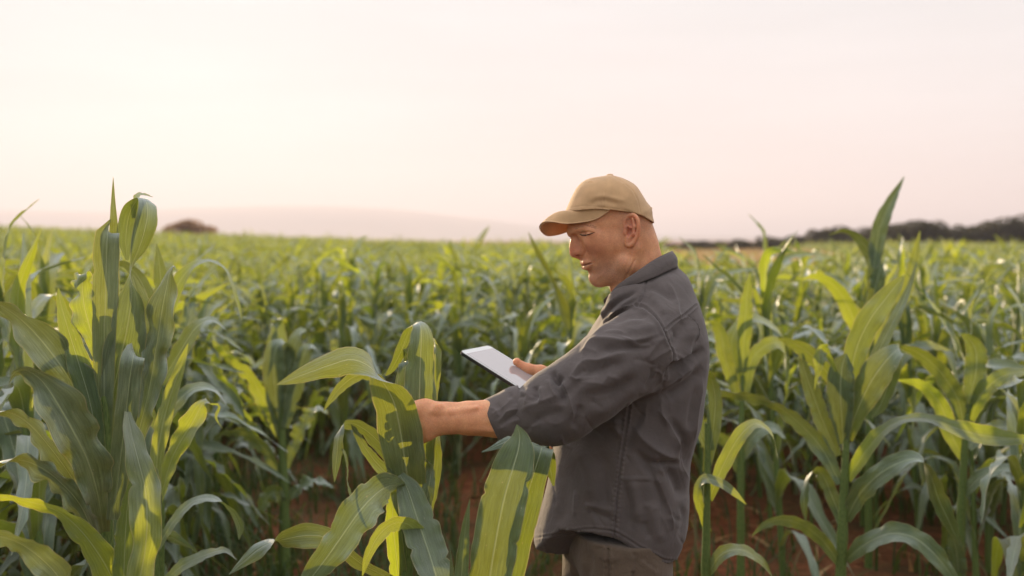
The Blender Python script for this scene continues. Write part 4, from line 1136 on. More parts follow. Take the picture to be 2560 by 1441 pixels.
def hero(pts, na=48, nc=12, fold=.14, ruffle=.05, freq=4.0, seed=0):
    """pts rows: (px, py, distance, width in px, roll) traced from the photograph, base of the blade first"""
    pts = [tuple(p) for p in pts]
    C = np.array([P(p[0], p[1], p[2]) for p in pts])
    T = np.gradient(C, axis=0); T /= np.linalg.norm(T, axis=1, keepdims=True)
    A = []
    for p, c, t in zip(pts, C, T):
        view = c - np.array((0, 0, CZ)); view /= np.linalg.norm(view)
        a0 = np.cross(t, view); n0 = np.linalg.norm(a0)
        a0 = a0 / n0 if n0 > 1e-6 else np.array((1., 0, 0))
        b0 = np.cross(a0, t); r = math.radians(p[4])
        A.append(a0 * math.cos(r) + b0 * math.sin(r))
    W = [p[3] / F * p[2] for p in pts]
    return leaf_geo(C, np.array(A), W, na, nc, fold, ruffle, freq, seed)


WAX = {1: .12, 2: .10, 3: .42, 9: .15, 10: .35}
GLOW = {1: {0: -.16, 5: .04, 10: .05, 11: .03, 12: .10, 13: .10, 14: .10}, 2: {0: .09, 2: .12, 3: .1}, 3: {2: .06, 8: .18, 9: .10, 12: .10}, 4: {1: .14, 2: .06}}


def hero_plant(label, base_px, base_Y, leaves, stalk, stalk_w, group='corn plants'):
    """stalk: [(px,py,Y)] going up; the foot is carried down to the ground below its first point"""
    x0 = P(stalk[0][0], stalk[0][1], stalk[0][2])
    foot = np.array((x0[0], x0[1], ground_z(x0[0], x0[1]) - .02))
    root = empty('corn_plant', (foot[0], foot[1], foot[2] + .02), label, 'corn plant', group)
    pts = [foot, foot * .5 + x0 * .5] + [P(*s) for s in stalk]
    pts = crom(pts, 26)
    r0 = stalk_w / F * stalk[0][2] * .5
    rad = np.interp(np.linspace(0, 1, 26), [0, .6, 1], [r0 * 1.15, r0, r0 * .55]) * (1 + .10 * (np.arange(26) % 5 == 0))
    V, Q, uv = tube_mesh(pts, rad, 10)
    mesh_obj('stalk', V, Q, M['stalk'], root, uv=uv * np.array((1, 6)))
    for i, lf in enumerate(leaves):
        kw = {}
        if isinstance(lf, dict): kw = {k: v for k, v in lf.items() if k != 'p'}; lf = lf['p']
        V, Q, uv = hero(lf, seed=i * 7 + int(base_px), **kw)
        gl = GLOW.get(base_px, {}).get(i, 0.0)                         # translucency shifted per blade to look more or less sunlit
        mesh_obj('leaf', V, Q, M['leaf'], root, uv=uv, attrs={'sunlit': np.full(len(V), gl), 'wax': np.full(len(V), WAX.get(base_px, 0.0) * (gl < .1))})
    return root


def ground_z(x, y):
    return 0.035 * max(0.0, -x - 3) * min(1, max(0, (y - 4) / 20)) if y < 150 else 0.0


# ------------------------------------------------------------------ traced plants
y1 = 2.24
HELD = [
    [(1030, 1310, y1 + .03, 60, 0), (1024, 1240, y1 + .01, 86, 0), (1012, 1150, y1 - .03, 100, 0), (1000, 1075, y1 - .05, 110, 4), (986, 1010, y1 - .065, 104, 12), (962, 962, y1 - .08, 84, 48), (926, 918, y1 - .10, 72, 132), (880, 899, y1 - .11, 74, 158), (830, 911, y1 - .12, 66, 164), (765, 934, y1 - .12, 44, 168), (725, 950, y1 - .12, 24, 168), (692, 962, y1 - .12, 2, 170)],
    [(985, 1000, y1 + .07, 16, 30), (955, 955, y1 + .06, 30, 40), (920, 938, y1 + .05, 32, 40), (885, 943, y1 + .04, 30, 30), (850, 970, y1 + .03, 26, 20), (825, 1002, y1 + .02, 14, 20), (809, 1028, y1 + .02, 2, 20)],
    dict(p=[(1045, 1180, y1 + .07, 70, 0), (1049, 1080, y1 + .07, 82, 0), (1049, 1000, y1 + .07, 84, -8), (1050, 920, y1 + .08, 76, -10), (1053, 850, y1 + .09, 58, -10), (1050, 814, y1 + .11, 40, -30), (1034, 812, y1 + .13, 28, -95), (1018, 840, y1 + .14, 30, -140), (1000, 885, y1 + .14, 30, -150), (978, 925, y1 + .14, 18, -150), (963, 940, y1 + .14, 2, -150)], fold=.06),
    dict(p=[(1022, 1120, y1 + .05, 46, 10), (1020, 1030, y1 + .10, 58, 10), (1024, 950, y1 + .11, 60, 10), (1026, 905, y1 + .12, 56, 20), (1026, 890, y1 + .14, 50, 40), (1020, 905, y1 + .17, 44, 150), (1005, 940, y1 + .18, 30, 160), (985, 975, y1 + .18, 3, 160)], fold=.05),
    dict(p=[(1075, 1030, y1 + .12, 30, 20), (1085, 950, y1 + .13, 34, 20), (1088, 890, y1 + .14, 36, 20), (1088, 864, y1 + .16, 34, 60), (1080, 875, y1 + .19, 26, 140), (1070, 930, y1 + .20, 3, 150)], fold=.2),
    [(1004, 1205, y1, 16, 10), (986, 1165, y1 - .01, 30, 10), (955, 1115, y1 - .02, 40, 15), (920, 1080, y1 - .03, 40, 30), (885, 1060, y1 - .05, 36, 42), (858, 1062, y1 - .07, 32, 75), (846, 1092, y1 - .09, 30, 125), (842, 1140, y1 - .09, 28, 150), (838, 1180, y1 - .09, 14, 155), (836, 1206, y1 - .09, 2, 155)],
    [(1000, 1212, y1 - .01, 14, 0), (968, 1185, y1 - .03, 30, 0), (935, 1150, y1 - .04, 28, 10), (908, 1112, y1 - .05, 22, 20), (888, 1075, y1 - .055, 16, 40), (878, 1060, y1 - .06, 4, 60)],
    [(852, 1120, y1 - .09, 5, 40), (862, 1135, y1 - .09, 9, 40), (868, 1165, y1 - .08, 10, 60), (868, 1205, y1 - .08, 10, 70), (876, 1235, y1 - .08, 9, 40), (887, 1257, y1 - .08, 3, 30)],
    dict(p=[(1000, 1188, y1 - .02, 22, 0), (1018, 1222, y1 - .05, 56, 6), (1036, 1275, y1 - .08, 80, 6), (1056, 1335, y1 - .11, 92, 6), (1078, 1400, y1 - .15, 92, 6), (1098, 1470, y1 - .20, 80, 6), (1120, 1560, y1 - .24, 40, 6)], fold=.22, ruffle=.04),
    [(1052, 1360, y1 - .08, 30, 10), (1040, 1328, y1 - .10, 44, 20), (1012, 1308, y1 - .13, 46, 40), (978, 1312, y1 - .16, 42, 40), (945, 1342, y1 - .18, 34, 20), (920, 1390, y1 - .19, 22, 10), (906, 1440, y1 - .19, 3, 0)],
    dict(p=[(1000, 1216, y1 - .04, 30, 60), (975, 1215, y1 - .10, 62, 35), (945, 1232, y1 - .14, 84, 10), (905, 1272, y1 - .18, 92, 4), (862, 1330, y1 - .21, 86, 8), (820, 1390, y1 - .23, 72, 12), (775, 1450, y1 - .24, 54, 12), (735, 1510, y1 - .24, 5, 12)], fold=.18, ruffle=.09),
    [(1016, 1475, y1, 26, 30), (960, 1440, y1 - .02, 34, 40), (905, 1410, y1 - .03, 38, 48), (858, 1375, y1 - .04, 44, 35), (815, 1345, y1 - .05, 54, 12), (765, 1340, y1 - .05, 60, 5), (715, 1348, y1 - .05, 52, 30), (675, 1358, y1 - .05, 48, 120), (640, 1378, y1 - .05, 44, 150), (605, 1408, y1 - .05, 24, 155), (572, 1437, y1 - .05, 2, 155)],
    [(1000, 1480, y1 - .01, 44, 0), (992, 1400, y1 - .02, 42, 0), (984, 1330, y1 - .02, 40, 0), (982, 1270, y1 - .02, 34, 10), (986, 1225, y1, 20, 20)],
    [(1066, 1290, y1 + .05, 26, 0), (1078, 1220, y1 + .06, 36, 0), (1086, 1150, y1 + .07, 40, 10), (1082, 1100, y1 + .08, 40, 20), (1092, 1076, y1 + .10, 26, 60), (1100, 1072, y1 + .12, 4, 90)],
    [(1005, 1230, y1 + .05, 30, 0), (985, 1170, y1 + .05, 38, 0), (972, 1120, y1 + .05, 36, 8), (964, 1082, y1 + .06, 22, 20), (960, 1060, y1 + .07, 3, 20)],
    [(1055, 1300, y1 - .01, 30, 20), (1070, 1230, y1 - .01, 40, 30), (1078, 1170, y1, 26, 50), (1066, 1150, y1 - .01, 14, 70), (1046, 1118, y1 - .01, 3, 80)],
]
y2 = 2.02
BROAD = [
    dict(p=[(1205, 1560, y2, 80, 0), (1222, 1460, y2, 104, 0), (1240, 1350, y2, 116, 0), (1260, 1250, y2 + .01, 114, 0), (1280, 1180, y2 + .02, 104, 0), (1295, 1128, y2 + .03, 84, 3), (1299, 1092, y2 + .04, 46, 3), (1292, 1062, y2 + .045, 2, 3)], fold=.08, ruffle=.02, na=60),
    [(1322, 1108, y2 + .05, 40, 50), (1292, 1098, y2 + .09, 40, 120), (1262, 1106, y2 + .11, 28, 150), (1232, 1120, y2 + .11, 13, 160), (1204, 1131, y2 + .11, 2, 160)],
    dict(p=[(1250, 1560, y2 + .05, 60, 0), (1268, 1450, y2 + .05, 78, 0), (1288, 1350, y2 + .05, 86, 0), (1312, 1260, y2 + .05, 80, 0), (1336, 1180, y2 + .05, 70, 2), (1352, 1130, y2 + .06, 62, 12), (1356, 1117, y2 + .08, 58, 60), (1364, 1128, y2 + .11, 50, 140), (1374, 1165, y2 + .12, 34, 160), (1384, 1215, y2 + .12, 5, 160)], fold=.10, ruffle=.03, na=60),
    [(1150, 1560, y2 - .02, 34, 0), (1153, 1460, y2 - .02, 38, 0), (1158, 1380, y2 - .02, 30, 0), (1165, 1310, y2 - .02, 18, 0), (1175, 1247, y2 - .02, 1, 0)],
    [(1130, 1500, y2 - .01, 12, 0), (1129, 1430, y2 - .01, 10, 0), (1126, 1372, y2 - .01, 1, 0)],
    [(1230, 1620, y2, 50, 30), (1300, 1540, y2 - .1, 80, 20), (1380, 1500, y2 - .15, 70, 10), (1460, 1540, y2 - .2, 30, 0)],
]
y3 = 2.22
LEFT = [
    dict(p=[(262, 1100, y3, 34, 0), (261, 980, y3 - .01, 46, 8), (261, 860, y3 - .02, 56, 12), (264, 740, y3 - .03, 62, 12), (266, 650, y3 - .03, 62, 8), (268, 592, y3 - .03, 58, 8), (270, 574, y3 - .01, 54, 60), (272, 600, y3 + .03, 42, 150), (276, 680, y3 + .04, 20, 170), (278, 740, y3 + .04, 3, 170)], fold=.2, ruffle=.02),
    [(284, 760, y3 + .02, 26, 0), (285, 640, y3 + .01, 26, 0), (284, 560, y3, 19, 0), (283, 500, y3, 10, 0), (283, 444, y3, 1, 0)],
    dict(p=[(268, 1120, y3 + .02, 30, 0), (280, 1000, y3 + .01, 60, 0), (300, 900, y3, 90, -18), (318, 820, y3 - .01, 92, -14), (328, 750, y3 - .01, 60, 25), (326, 700, y3 - .01, 22, 70), (330, 665, y3, 18, 120), (348, 620, y3, 40, 165), (364, 565, y3, 54, 178), (369, 525, y3 + .01, 52, 170), (362, 498, y3 + .03, 44, 120), (342, 500, y3 + .06, 44, 60), (322, 540, y3 + .08, 46, 20), (314, 600, y3 + .08, 36, -10), (318, 650, y3 + .08, 8, 0)], fold=.14, ruffle=.09, freq=3, na=70),
    [(335, 545, y3 + .09, 12, 40), (338, 505, y3 + .09, 22, 50), (350, 486, y3 + .10, 18, 60), (382, 493, y3 + .11, 2, 60)],
    dict(p=[(330, 690, y3 + .03, 8, 10), (345, 740, y3 + .03, 40, 10), (362, 800, y3 + .03, 50, 15), (366, 860, y3 + .03, 40, 20), (358, 920, y3 + .03, 20, 30), (350, 960, y3 + .03, 3, 30)], fold=.2, ruffle=.15),
    dict(p=[(296, 1290, y3 + .06, 18, 0), (325, 1170, y3 + .05, 30, 0), (352, 1060, y3 + .04, 48, 18), (372, 980, y3 + .03, 58, 14), (386, 900, y3 + .02, 64, -8), (397, 830, y3 + .01, 70, 10), (408, 760, y3, 62, 14), (418, 710, y3, 36, 30), (424, 680, y3, 20, 50), (434, 664, y3, 14, 70), (440, 675, y3, 3, 80)], fold=.18, ruffle=.30, freq=3.4, na=80, nc=14),
    dict(p=[(285, 1300, y3 - .05, 36, 0), (300, 1160, y3 - .08, 50, 8), (314, 1040, y3 - .10, 54, -10), (324, 950, y3 - .11, 56, -12), (332, 900, y3 - .11, 56, 5), (336, 883, y3 - .08, 52, 60), (346, 910, y3 - .06, 34, 140), (350, 980, y3 - .05, 20, 150), (347, 1046, y3 - .05, 2, 150)], fold=.08, ruffle=.05),
    dict(p=[(318, 1030, y3 - .12, 16, 30), (328, 1085, y3 - .15, 40, 25), (345, 1150, y3 - .18, 60, 10), (362, 1220, y3 - .20, 74, -12), (368, 1300, y3 - .22, 76, -15), (362, 1380, y3 - .22, 72, 0), (345, 1470, y3 - .22, 56, 0), (330, 1560, y3 - .22, 10, 0)], fold=.2, ruffle=.14, freq=2.6, na=64),
    [(308, 1540, y3 - .17, 50, 0), (310, 1440, y3 - .17, 56, 0), (313, 1350, y3 - .17, 48, 0), (319, 1265, y3 - .17, 34, 0), (331, 1187, y3 - .17, 1, 0)],
    dict(p=[(300, 1500, y3 - .14, 44, 0), (270, 1425, y3 - .17, 66, 0), (225, 1355, y3 - .19, 62, 15), (175, 1300, y3 - .20, 48, 35), (125, 1270, y3 - .21, 38, 55), (60, 1252, y3 - .22, 34, 60), (0, 1243, y3 - .22, 28, 50), (-70, 1250, y3 - .22, 2, 30)], ruffle=.10),
    dict(p=[(258, 1330, y3 - .02, 30, 0), (245, 1240, y3 - .08, 64, -8), (218, 1150, y3 - .13, 94, -16), (178, 1070, y3 - .17, 104, -14), (138, 1000, y3 - .19, 90, 0), (102, 950, y3 - .20, 62, 30), (66, 926, y3 - .21, 40, 62), (36, 932, y3 - .22, 20, 75), (20, 962, y3 - .22, 3, 80)], fold=.34, ruffle=.16, freq=2.8, na=64),
    dict(p=[(250, 1160, y3 + .0, 30, 0), (222, 1050, y3 - .02, 66, -8), (180, 960, y3 - .03, 90, -14), (130, 885, y3 - .05, 88, -8), (75, 820, y3 - .06, 72, 22), (20, 775, y3 - .07, 54, 52), (-40, 750, y3 - .08, 30, 64), (-90, 760, y3 - .08, 3, 60)], fold=.3, ruffle=.16, freq=2.8, na=64),
    [(250, 1140, y3 - .02, 28, 0), (228, 1020, y3 - .03, 50, 0), (200, 920, y3 - .03, 54, 0), (172, 830, y3 - .03, 42, 10), (152, 760, y3 - .03, 22, 20), (146, 720, y3 - .03, 2, 20)],
    dict(p=[(250, 1380, y3 - .05, 24, 0), (205, 1270, y3 - .09, 46, 20), (150, 1205, y3 - .12, 54, 30), (95, 1165, y3 - .14, 48, 36), (40, 1150, y3 - .15, 40, 50), (-20, 1165, y3 - .15, 26, 40), (-70, 1200, y3 - .15, 3, 30)], fold=.2, ruffle=.24, freq=3.4, na=60),
    dict(p=[(200, 1560, y3 - .22, 30, 0), (150, 1450, y3 - .27, 64, -8), (95, 1390, y3 - .3, 62, 12), (30, 1350, y3 - .32, 50, 40), (-40, 1340, y3 - .32, 34, 45), (-90, 1360, y3 - .32, 3, 45)], fold=.25, ruffle=.12),
    [(258, 1340, y3 + .02, 50, 0), (244, 1200, y3 + .02, 66, 0), (228, 1080, y3 + .02, 60, 0), (212, 990, y3 + .03, 40, 0), (200, 930, y3 + .03, 2, 0)],
    dict(p=[(250, 900, y3 - .01, 20, 0), (228, 830, y3 - .01, 48, 0), (212, 770, y3 - .01, 58, 20), (206, 720, y3 - .01, 54, 30), (208, 690, y3, 44, 60), (196, 692, y3 - .02, 28, 100), (190, 722, y3 - .03, 3, 120)], fold=.1, ruffle=.30, freq=2.5),
    dict(p=[(270, 1240, y3 + .04, 24, 0), (290, 1120, y3 + .05, 44, 10), (300, 1000, y3 + .05, 50, 10), (305, 900, y3 + .06, 30, 10), (308, 840, y3 + .06, 2, 10)], fold=.2, ruffle=.12),
    dict(p=[(240, 1290, y3 - .02, 24, 0), (170, 1180, y3 - .06, 44, 20), (110, 1100, y3 - .08, 46, 30), (60, 1050, y3 - .09, 40, 45), (10, 1030, y3 - .10, 28, 50), (-40, 1050, y3 - .10, 3, 50)], fold=.25, ruffle=.22, freq=3),
    dict(p=[(255, 1210, y3 + .02, 20, 0), (290, 1150, y3 + .02, 40, 20), (330, 1130, y3 + .02, 36, 50), (370, 1160, y3 + .02, 34, 110), (392, 1220, y3 + .02, 26, 150), (400, 1290, y3 + .02, 3, 160)], fold=.2, ruffle=.16),
    dict(p=[(262, 1010, y3 + .02, 18, 0), (225, 930, y3 + .01, 44, 15), (180, 890, y3, 46, 40), (130, 900, y3 - .01, 40, 70), (95, 950, y3 - .02, 30, 110), (80, 1020, y3 - .02, 3, 130)], fold=.25, ruffle=.2, freq=3),
]
y4 = 3.5
RIGHT = [
    dict(p=[(2108, 1110, y4, 22, 0), (2104, 1040, y4 - .02, 54, 0), (2101, 970, y4 - .03, 66, 0), (2106, 915, y4 - .03, 54, 0), (2116, 884, y4 - .03, 3, 0)], fold=.3, ruffle=.02),
    dict(p=[(2112, 1080, y4, 22, 0), (2124, 960, y4 - .01, 40, 0), (2142, 870, y4 - .02, 56, 0), (2175, 800, y4 - .03, 62, 0), (2212, 750, y4 - .03, 52, 0), (2245, 708, y4 - .03, 26, 0), (2262, 688, y4 - .03, 1, 0)], fold=.1),
    dict(p=[(2120, 1100, y4, 24, 0), (2142, 1030, y4 - .03, 50, 0), (2172, 965, y4 - .05, 72, 0), (2205, 915, y4 - .06, 72, 8), (2235, 882, y4 - .06, 50, 30), (2250, 876, y4 - .05, 36, 90), (2240, 905, y4 - .04, 34, 150), (2222, 960, y4 - .04, 36, 170), (2200, 1015, y4 - .04, 30, 175), (2180, 1045, y4 - .04, 3, 175)], fold=.12),
    [(2140, 1040, y4 + .06, 18, 0), (2170, 940, y4 + .08, 26, 0), (2205, 860, y4 + .10, 28, 0), (2240, 790, y4 + .12, 24, 10), (2272, 720, y4 + .14, 14, 10), (2292, 655, y4 + .15, 2, 10)],
    dict(p=[(2118, 1200, y4, 20, 0), (2160, 1135, y4 - .03, 38, 20), (2205, 1082, y4 - .06, 38, 40), (2260, 1050, y4 - .08, 36, 55), (2320, 1050, y4 - .1, 34, 50), (2380, 1068, y4 - .12, 44, 30), (2450, 1088, y4 - .14, 50, 20), (2520, 1096, y4 - .16, 40, 15), (2600, 1100, y4 - .18, 3, 10)], fold=.25),
    dict(p=[(2115, 1300, y4, 22, 0), (2150, 1235, y4 - .05, 48, 0), (2200, 1185, y4 - .1, 56, 15), (2255, 1155, y4 - .14, 48, 35), (2298, 1150, y4 - .16, 40, 60), (2325, 1185, y4 - .17, 42, 130), (2345, 1245, y4 - .17, 46, 160), (2375, 1310, y4 - .17, 34, 165), (2400, 1365, y4 - .17, 3, 165)], fold=.2, ruffle=.10),
    dict(p=[(2100, 1210, y4, 20, 0), (2060, 1130, y4 + .03, 40, 5), (2010, 1070, y4 + .05, 40, 20), (1950, 1020, y4 + .07, 38, 45), (1880, 992, y4 + .08, 34, 55), (1820, 985, y4 + .09, 26, 50), (1765, 970, y4 + .1, 3, 40)], fold=.25, ruffle=.09),
    dict(p=[(2095, 1140, y4 + .02, 20, 0), (2060, 1060, y4 + .02, 40, 0), (2030, 980, y4 + .02, 40, 0), (2010, 920, y4 + .02, 24, 0), (2000, 880, y4 + .02, 3, 0)], fold=.3),
    dict(p=[(2116, 1400, y4, 22, 0), (2165, 1360, y4 - .06, 46, 20), (2225, 1335, y4 - .12, 52, 30), (2285, 1345, y4 - .16, 50, 25), (2340, 1390, y4 - .2, 44, 10), (2385, 1450, y4 - .22, 26, 5), (2410, 1500, y4 - .22, 2, 0)], fold=.2, ruffle=.09),
    [(2098, 1410, y4, 18, 0), (2060, 1355, y4 - .02, 32, 15), (2010, 1315, y4 - .05, 36, 30), (1960, 1300, y4 - .08, 32, 40), (1915, 1310, y4 - .1, 20, 30), (1880, 1340, y4 - .1, 2, 20)],
    dict(p=[(2110, 1010, y4 + .02, 16, 0), (2080, 950, y4 + .01, 30, 0), (2040, 900, y4, 42, 15), (2005, 870, y4, 40, 30), (1968, 852, y4, 22, 40), (1945, 848, y4, 3, 40)], fold=.2),
    dict(p=[(2090, 930, y4 - .05, 8, 0), (2062, 868, y4 - .08, 20, 40), (2052, 872, y4 - .1, 36, 60), (2048, 900, y4 - .11, 30, 10), (2044, 935, y4 - .11, 14, 0), (2036, 976, y4 - .11, 1, 0)], fold=.3, ruffle=.1),
    [(2112, 1330, y4 + .05, 18, 0), (2080, 1240, y4 + .08, 34, 0), (2050, 1180, y4 + .1, 32, 20), (2020, 1190, y4 + .11, 26, 100), (2010, 1250, y4 + .11, 24, 150), (2015, 1310, y4 + .11, 2, 160)],
]
y5 = 3.9
RIGHT2 = [
    [(2412, 1080, y5, 22, 0), (2395, 1000, y5, 40, 0), (2350, 930, y5 - .02, 42, 12), (2300, 885, y5 - .04, 36, 30), (2262, 868, y5 - .05, 20, 45), (2235, 866, y5 - .05, 2, 50)],
    [(2425, 1050, y5, 22, 0), (2455, 985, y5 - .03, 42, 10), (2500, 945, y5 - .05, 40, 25), (2550, 930, y5 - .07, 30, 40), (2600, 935, y5 - .08, 3, 40)],
    [(2418, 1020, y5, 22, 0), (2438, 940, y5, 50, 0), (2440, 880, y5, 48, 0), (2420, 845, y5, 26, 10), (2400, 835, y5, 2, 20)],
    [(2405, 1240, y5, 18, 0), (2450, 1195, y5 - .05, 36, 30), (2510, 1172, y5 - .1, 32, 45), (2580, 1165, y5 - .12, 20, 40), (2620, 1175, y5 - .12, 2, 40)],
    [(2400, 1480, y5, 18, 0), (2395, 1410, y5 - .02, 40, 0), (2385, 1350, y5 - .03, 30, 10), (2370, 1320, y5 - .03, 2, 20)],
    [(2410, 1150, y5, 20, 0), (2375, 1080, y5 + .03, 40, 0), (2350, 1010, y5 + .05, 38, 10), (2300, 960, y5 + .06, 30, 30), (2240, 950, y5 + .06, 3, 40)],
    [(2420, 1120, y5, 20, 0), (2465, 1080, y5 + .03, 36, 20), (2520, 1070, y5 + .05, 34, 30), (2570, 1110, y5 + .06, 20, 10), (2590, 1150, y5 + .06, 2, 10)],
]
y6 = 4.9
TALL = [
    dict(p=[(2178, 720, y6, 22, 0), (2188, 640, y6, 34, 0), (2200, 570, y6, 38, 0), (2220, 520, y6, 30, 10), (2242, 478, y6, 16, 10), (2261, 441, y6, 1, 0)], fold=.3),
    [(2190, 760, y6, 20, 0), (2195, 690, y6 + .02, 34, 0), (2175, 635, y6 + .03, 34, 10), (2145, 595, y6 + .04, 24, 25), (2110, 576, y6 + .05, 16, 45), (2072, 588, y6 + .05, 2, 40)],
    [(2178, 820, y6, 18, 0), (2186, 740, y6 - .02, 36, 0), (2196, 690, y6 - .03, 36, 0), (2206, 660, y6 - .03, 3, 0)],
    [(2185, 900, y6, 20, 0), (2215, 820, y6, 36, 0), (2260, 740, y6, 32, 5), (2285, 650, y6, 22, 5), (2300, 578, y6, 2, 0)],
    [(2170, 900, y6, 20, 0), (2130, 790, y6, 40, 10), (2090, 720, y6, 36, 25), (2040, 690, y6, 24, 40), (2000, 700, y6, 2, 40)],
    [(2172, 1000, y6, 20, 0), (2220, 930, y6, 44, 10), (2270, 880, y6, 40, 30), (2330, 865, y6, 30, 45), (2380, 880, y6, 2, 40)],
]
y7 = 3.05
BEHIND = [
    [(1770, 1330, y7, 18, 0), (1745, 1240, y7, 26, 30), (1760, 1200, y7 - .02, 28, 50), (1800, 1208, y7 - .04, 26, 30), (1835, 1232, y7 - .05, 18, 20), (1866, 1262, y7 - .05, 1, 10)],
    dict(p=[(1765, 1180, y7, 18, 0), (1782, 1080, y7, 34, 0), (1788, 1000, y7, 36, 10), (1778, 945, y7, 30, 40), (1762, 930, y7 - .02, 26, 90), (1748, 970, y7 - .03, 26, 140), (1740, 1030, y7 - .03, 2, 150)], fold=.2),
    [(1768, 1120, y7 + .02, 18, 0), (1740, 1040, y7 + .05, 34, 0), (1715, 960, y7 + .08, 34, 10), (1690, 900, y7 + .1, 20, 20), (1670, 880, y7 + .1, 2, 20)],
    [(1772, 1250, y7, 18, 0), (1810, 1160, y7 + .02, 36, 0), (1850, 1090, y7 + .03, 36, 10), (1890, 1060, y7 + .04, 28, 40), (1930, 1090, y7 + .04, 22, 80), (1945, 1150, y7 + .04, 2, 100)],
    [(1768, 1440, y7, 16, 0), (1800, 1390, y7 - .03, 34, 20), (1850, 1375, y7 - .05, 32, 35), (1900, 1400, y7 - .06, 20, 20), (1930, 1440, y7 - .06, 2, 10)],
]
y8 = 4.3
MIDR = [
    dict(p=[(1850, 1010, y8, 18, 0), (1815, 900, y8, 34, 10), (1800, 830, y8, 32, 20), (1780, 803, y8, 22, 60), (1762, 815, y8, 2, 70)], fold=.2),
    [(1860, 1000, y8, 18, 0), (1880, 900, y8, 34, 0), (1925, 860, y8, 36, 10), (1955, 868, y8, 32, 60), (1965, 910, y8, 26, 120), (1968, 960, y8, 2, 140)],
    [(1850, 960, y8 + .02, 18, 0), (1830, 850, y8 + .03, 34, 15), (1870, 800, y8 + .03, 34, 40), (1920, 810, y8 + .03, 30, 60), (1960, 850, y8 + .03, 20, 90), (1990, 900, y8 + .03, 2, 90)],
    [(1856, 930, y8, 20, 0), (1862, 820, y8, 36, 0), (1868, 740, y8, 26, 0), (1876, 680, y8, 2, 0)],
    [(1850, 1150, y8, 18, 0), (1885, 1090, y8, 38, 20), (1930, 1070, y8, 34, 45), (1970, 1110, y8, 24, 90), (1985, 1170, y8, 2, 110)],
    [(1848, 1180, y8, 18, 0), (1820, 1110, y8, 34, 20), (1780, 1090, y8, 28, 45), (1750, 1120, y8, 2, 70)],
]
y9 = 4.6
DARKMID = [
    dict(p=[(702, 1090, y9, 22, 0), (690, 1000, y9 - .02, 46, 0), (684, 920, y9 - .03, 54, 0), (690, 872, y9 - .03, 50, 20), (708, 855, y9 - .02, 42, 75), (722, 880, y9, 34, 140), (730, 930, y9, 22, 160), (732, 975, y9, 2, 160)], fold=.15),
    dict(p=[(706, 1060, y9, 20, 0), (708, 950, y9 + .03, 36, 0), (700, 870, y9 + .05, 38, 0), (694, 815, y9 + .06, 36, 10), (690, 800, y9 + .08, 34, 70), (680, 850, y9 + .1, 26, 150), (660, 920, y9 + .1, 2, 160)], fold=.15),
    dict(p=[(710, 1040, y9, 20, 0), (722, 930, y9, 36, 0), (738, 860, y9, 38, 15), (752, 832, y9, 34, 55), (768, 845, y9, 28, 110), (775, 890, y9, 3, 130)], fold=.2),
    [(712, 1070, y9 - .02, 20, 0), (738, 970, y9 - .03, 40, 0), (760, 890, y9 - .04, 36, 15), (776, 866, y9 - .04, 28, 60), (800, 885, y9 - .03, 2, 90)],
    dict(p=[(698, 1090, y9, 18, 0), (660, 1000, y9 - .03, 34, 20), (615, 930, y9 - .05, 34, 40), (560, 880, y9 - .06, 30, 55), (510, 850, y9 - .07, 26, 50), (478, 846, y9 - .08, 14, 45), (470, 870, y9 - .08, 2, 60)], fold=.2, ruffle=.12),
    dict(p=[(700, 1190, y9, 16, 0), (650, 1110, y9 - .05, 36, 30), (600, 1080, y9 - .08, 34, 50), (550, 1090, y9 - .1, 24, 50), (520, 1120, y9 - .1, 2, 40)], fold=.2, ruffle=.2),
    dict(p=[(714, 1170, y9, 16, 0), (745, 1090, y9, 34, 20), (775, 1040, y9, 34, 40), (800, 1020, y9, 26, 60), (825, 1045, y9, 2, 80)], fold=.2, ruffle=.2),
    dict(p=[(712, 1270, y9, 16, 0), (690, 1230, y9 - .06, 34, 10), (665, 1250, y9 - .08, 34, 0), (640, 1300, y9 - .09, 2, 0)], fold=.2, ruffle=.2),
    dict(p=[(712, 1250, y9, 16, 0), (760, 1215, y9 - .04, 34, 40), (800, 1205, y9 - .06, 26, 50), (835, 1220, y9 - .07, 2, 40)], fold=.2, ruffle=.2),
]
y10 = 2.75
LOWLEFT = [
    dict(p=[(398, 1260, y10, 12, 0), (425, 1160, y10, 34, 5), (455, 1098, y10, 48, 10), (480, 1060, y10, 46, 20), (498, 1025, y10, 46, 10), (512, 1004, y10, 30, 40), (530, 1012, y10, 16, 90), (546, 1016, y10, 12, 120), (540, 1045, y10, 8, 140), (556, 1072, y10, 1, 140)], fold=.15, ruffle=.18, freq=3.2),
    [(390, 1380, y10, 12, 0), (430, 1310, y10, 26, 30), (480, 1258, y10, 30, 50), (530, 1248, y10, 30, 60), (575, 1275, y10, 28, 110), (598, 1315, y10, 22, 150), (597, 1350, y10, 2, 160)],
    [(400, 1470, y10, 14, 0), (450, 1420, y10, 30, 30), (510, 1390, y10, 34, 45), (560, 1378, y10, 24, 55), (592, 1400, y10, 2, 70)],
    [(380, 1330, y10, 14, 0), (340, 1220, y10 + .05, 36, 0), (310, 1120, y10 + .06, 36, 20), (260, 1060, y10 + .06, 26, 40), (220, 1060, y10 + .06, 2, 60)],
    [(388, 1240, y10 + .02, 14, 0), (396, 1120, y10 + .03, 36, 0), (420, 1010, y10 + .05, 36, 0), (450, 920, y10 + .06, 24, 10), (470, 860, y10 + .06, 2, 10)],
]
y11 = 3.1
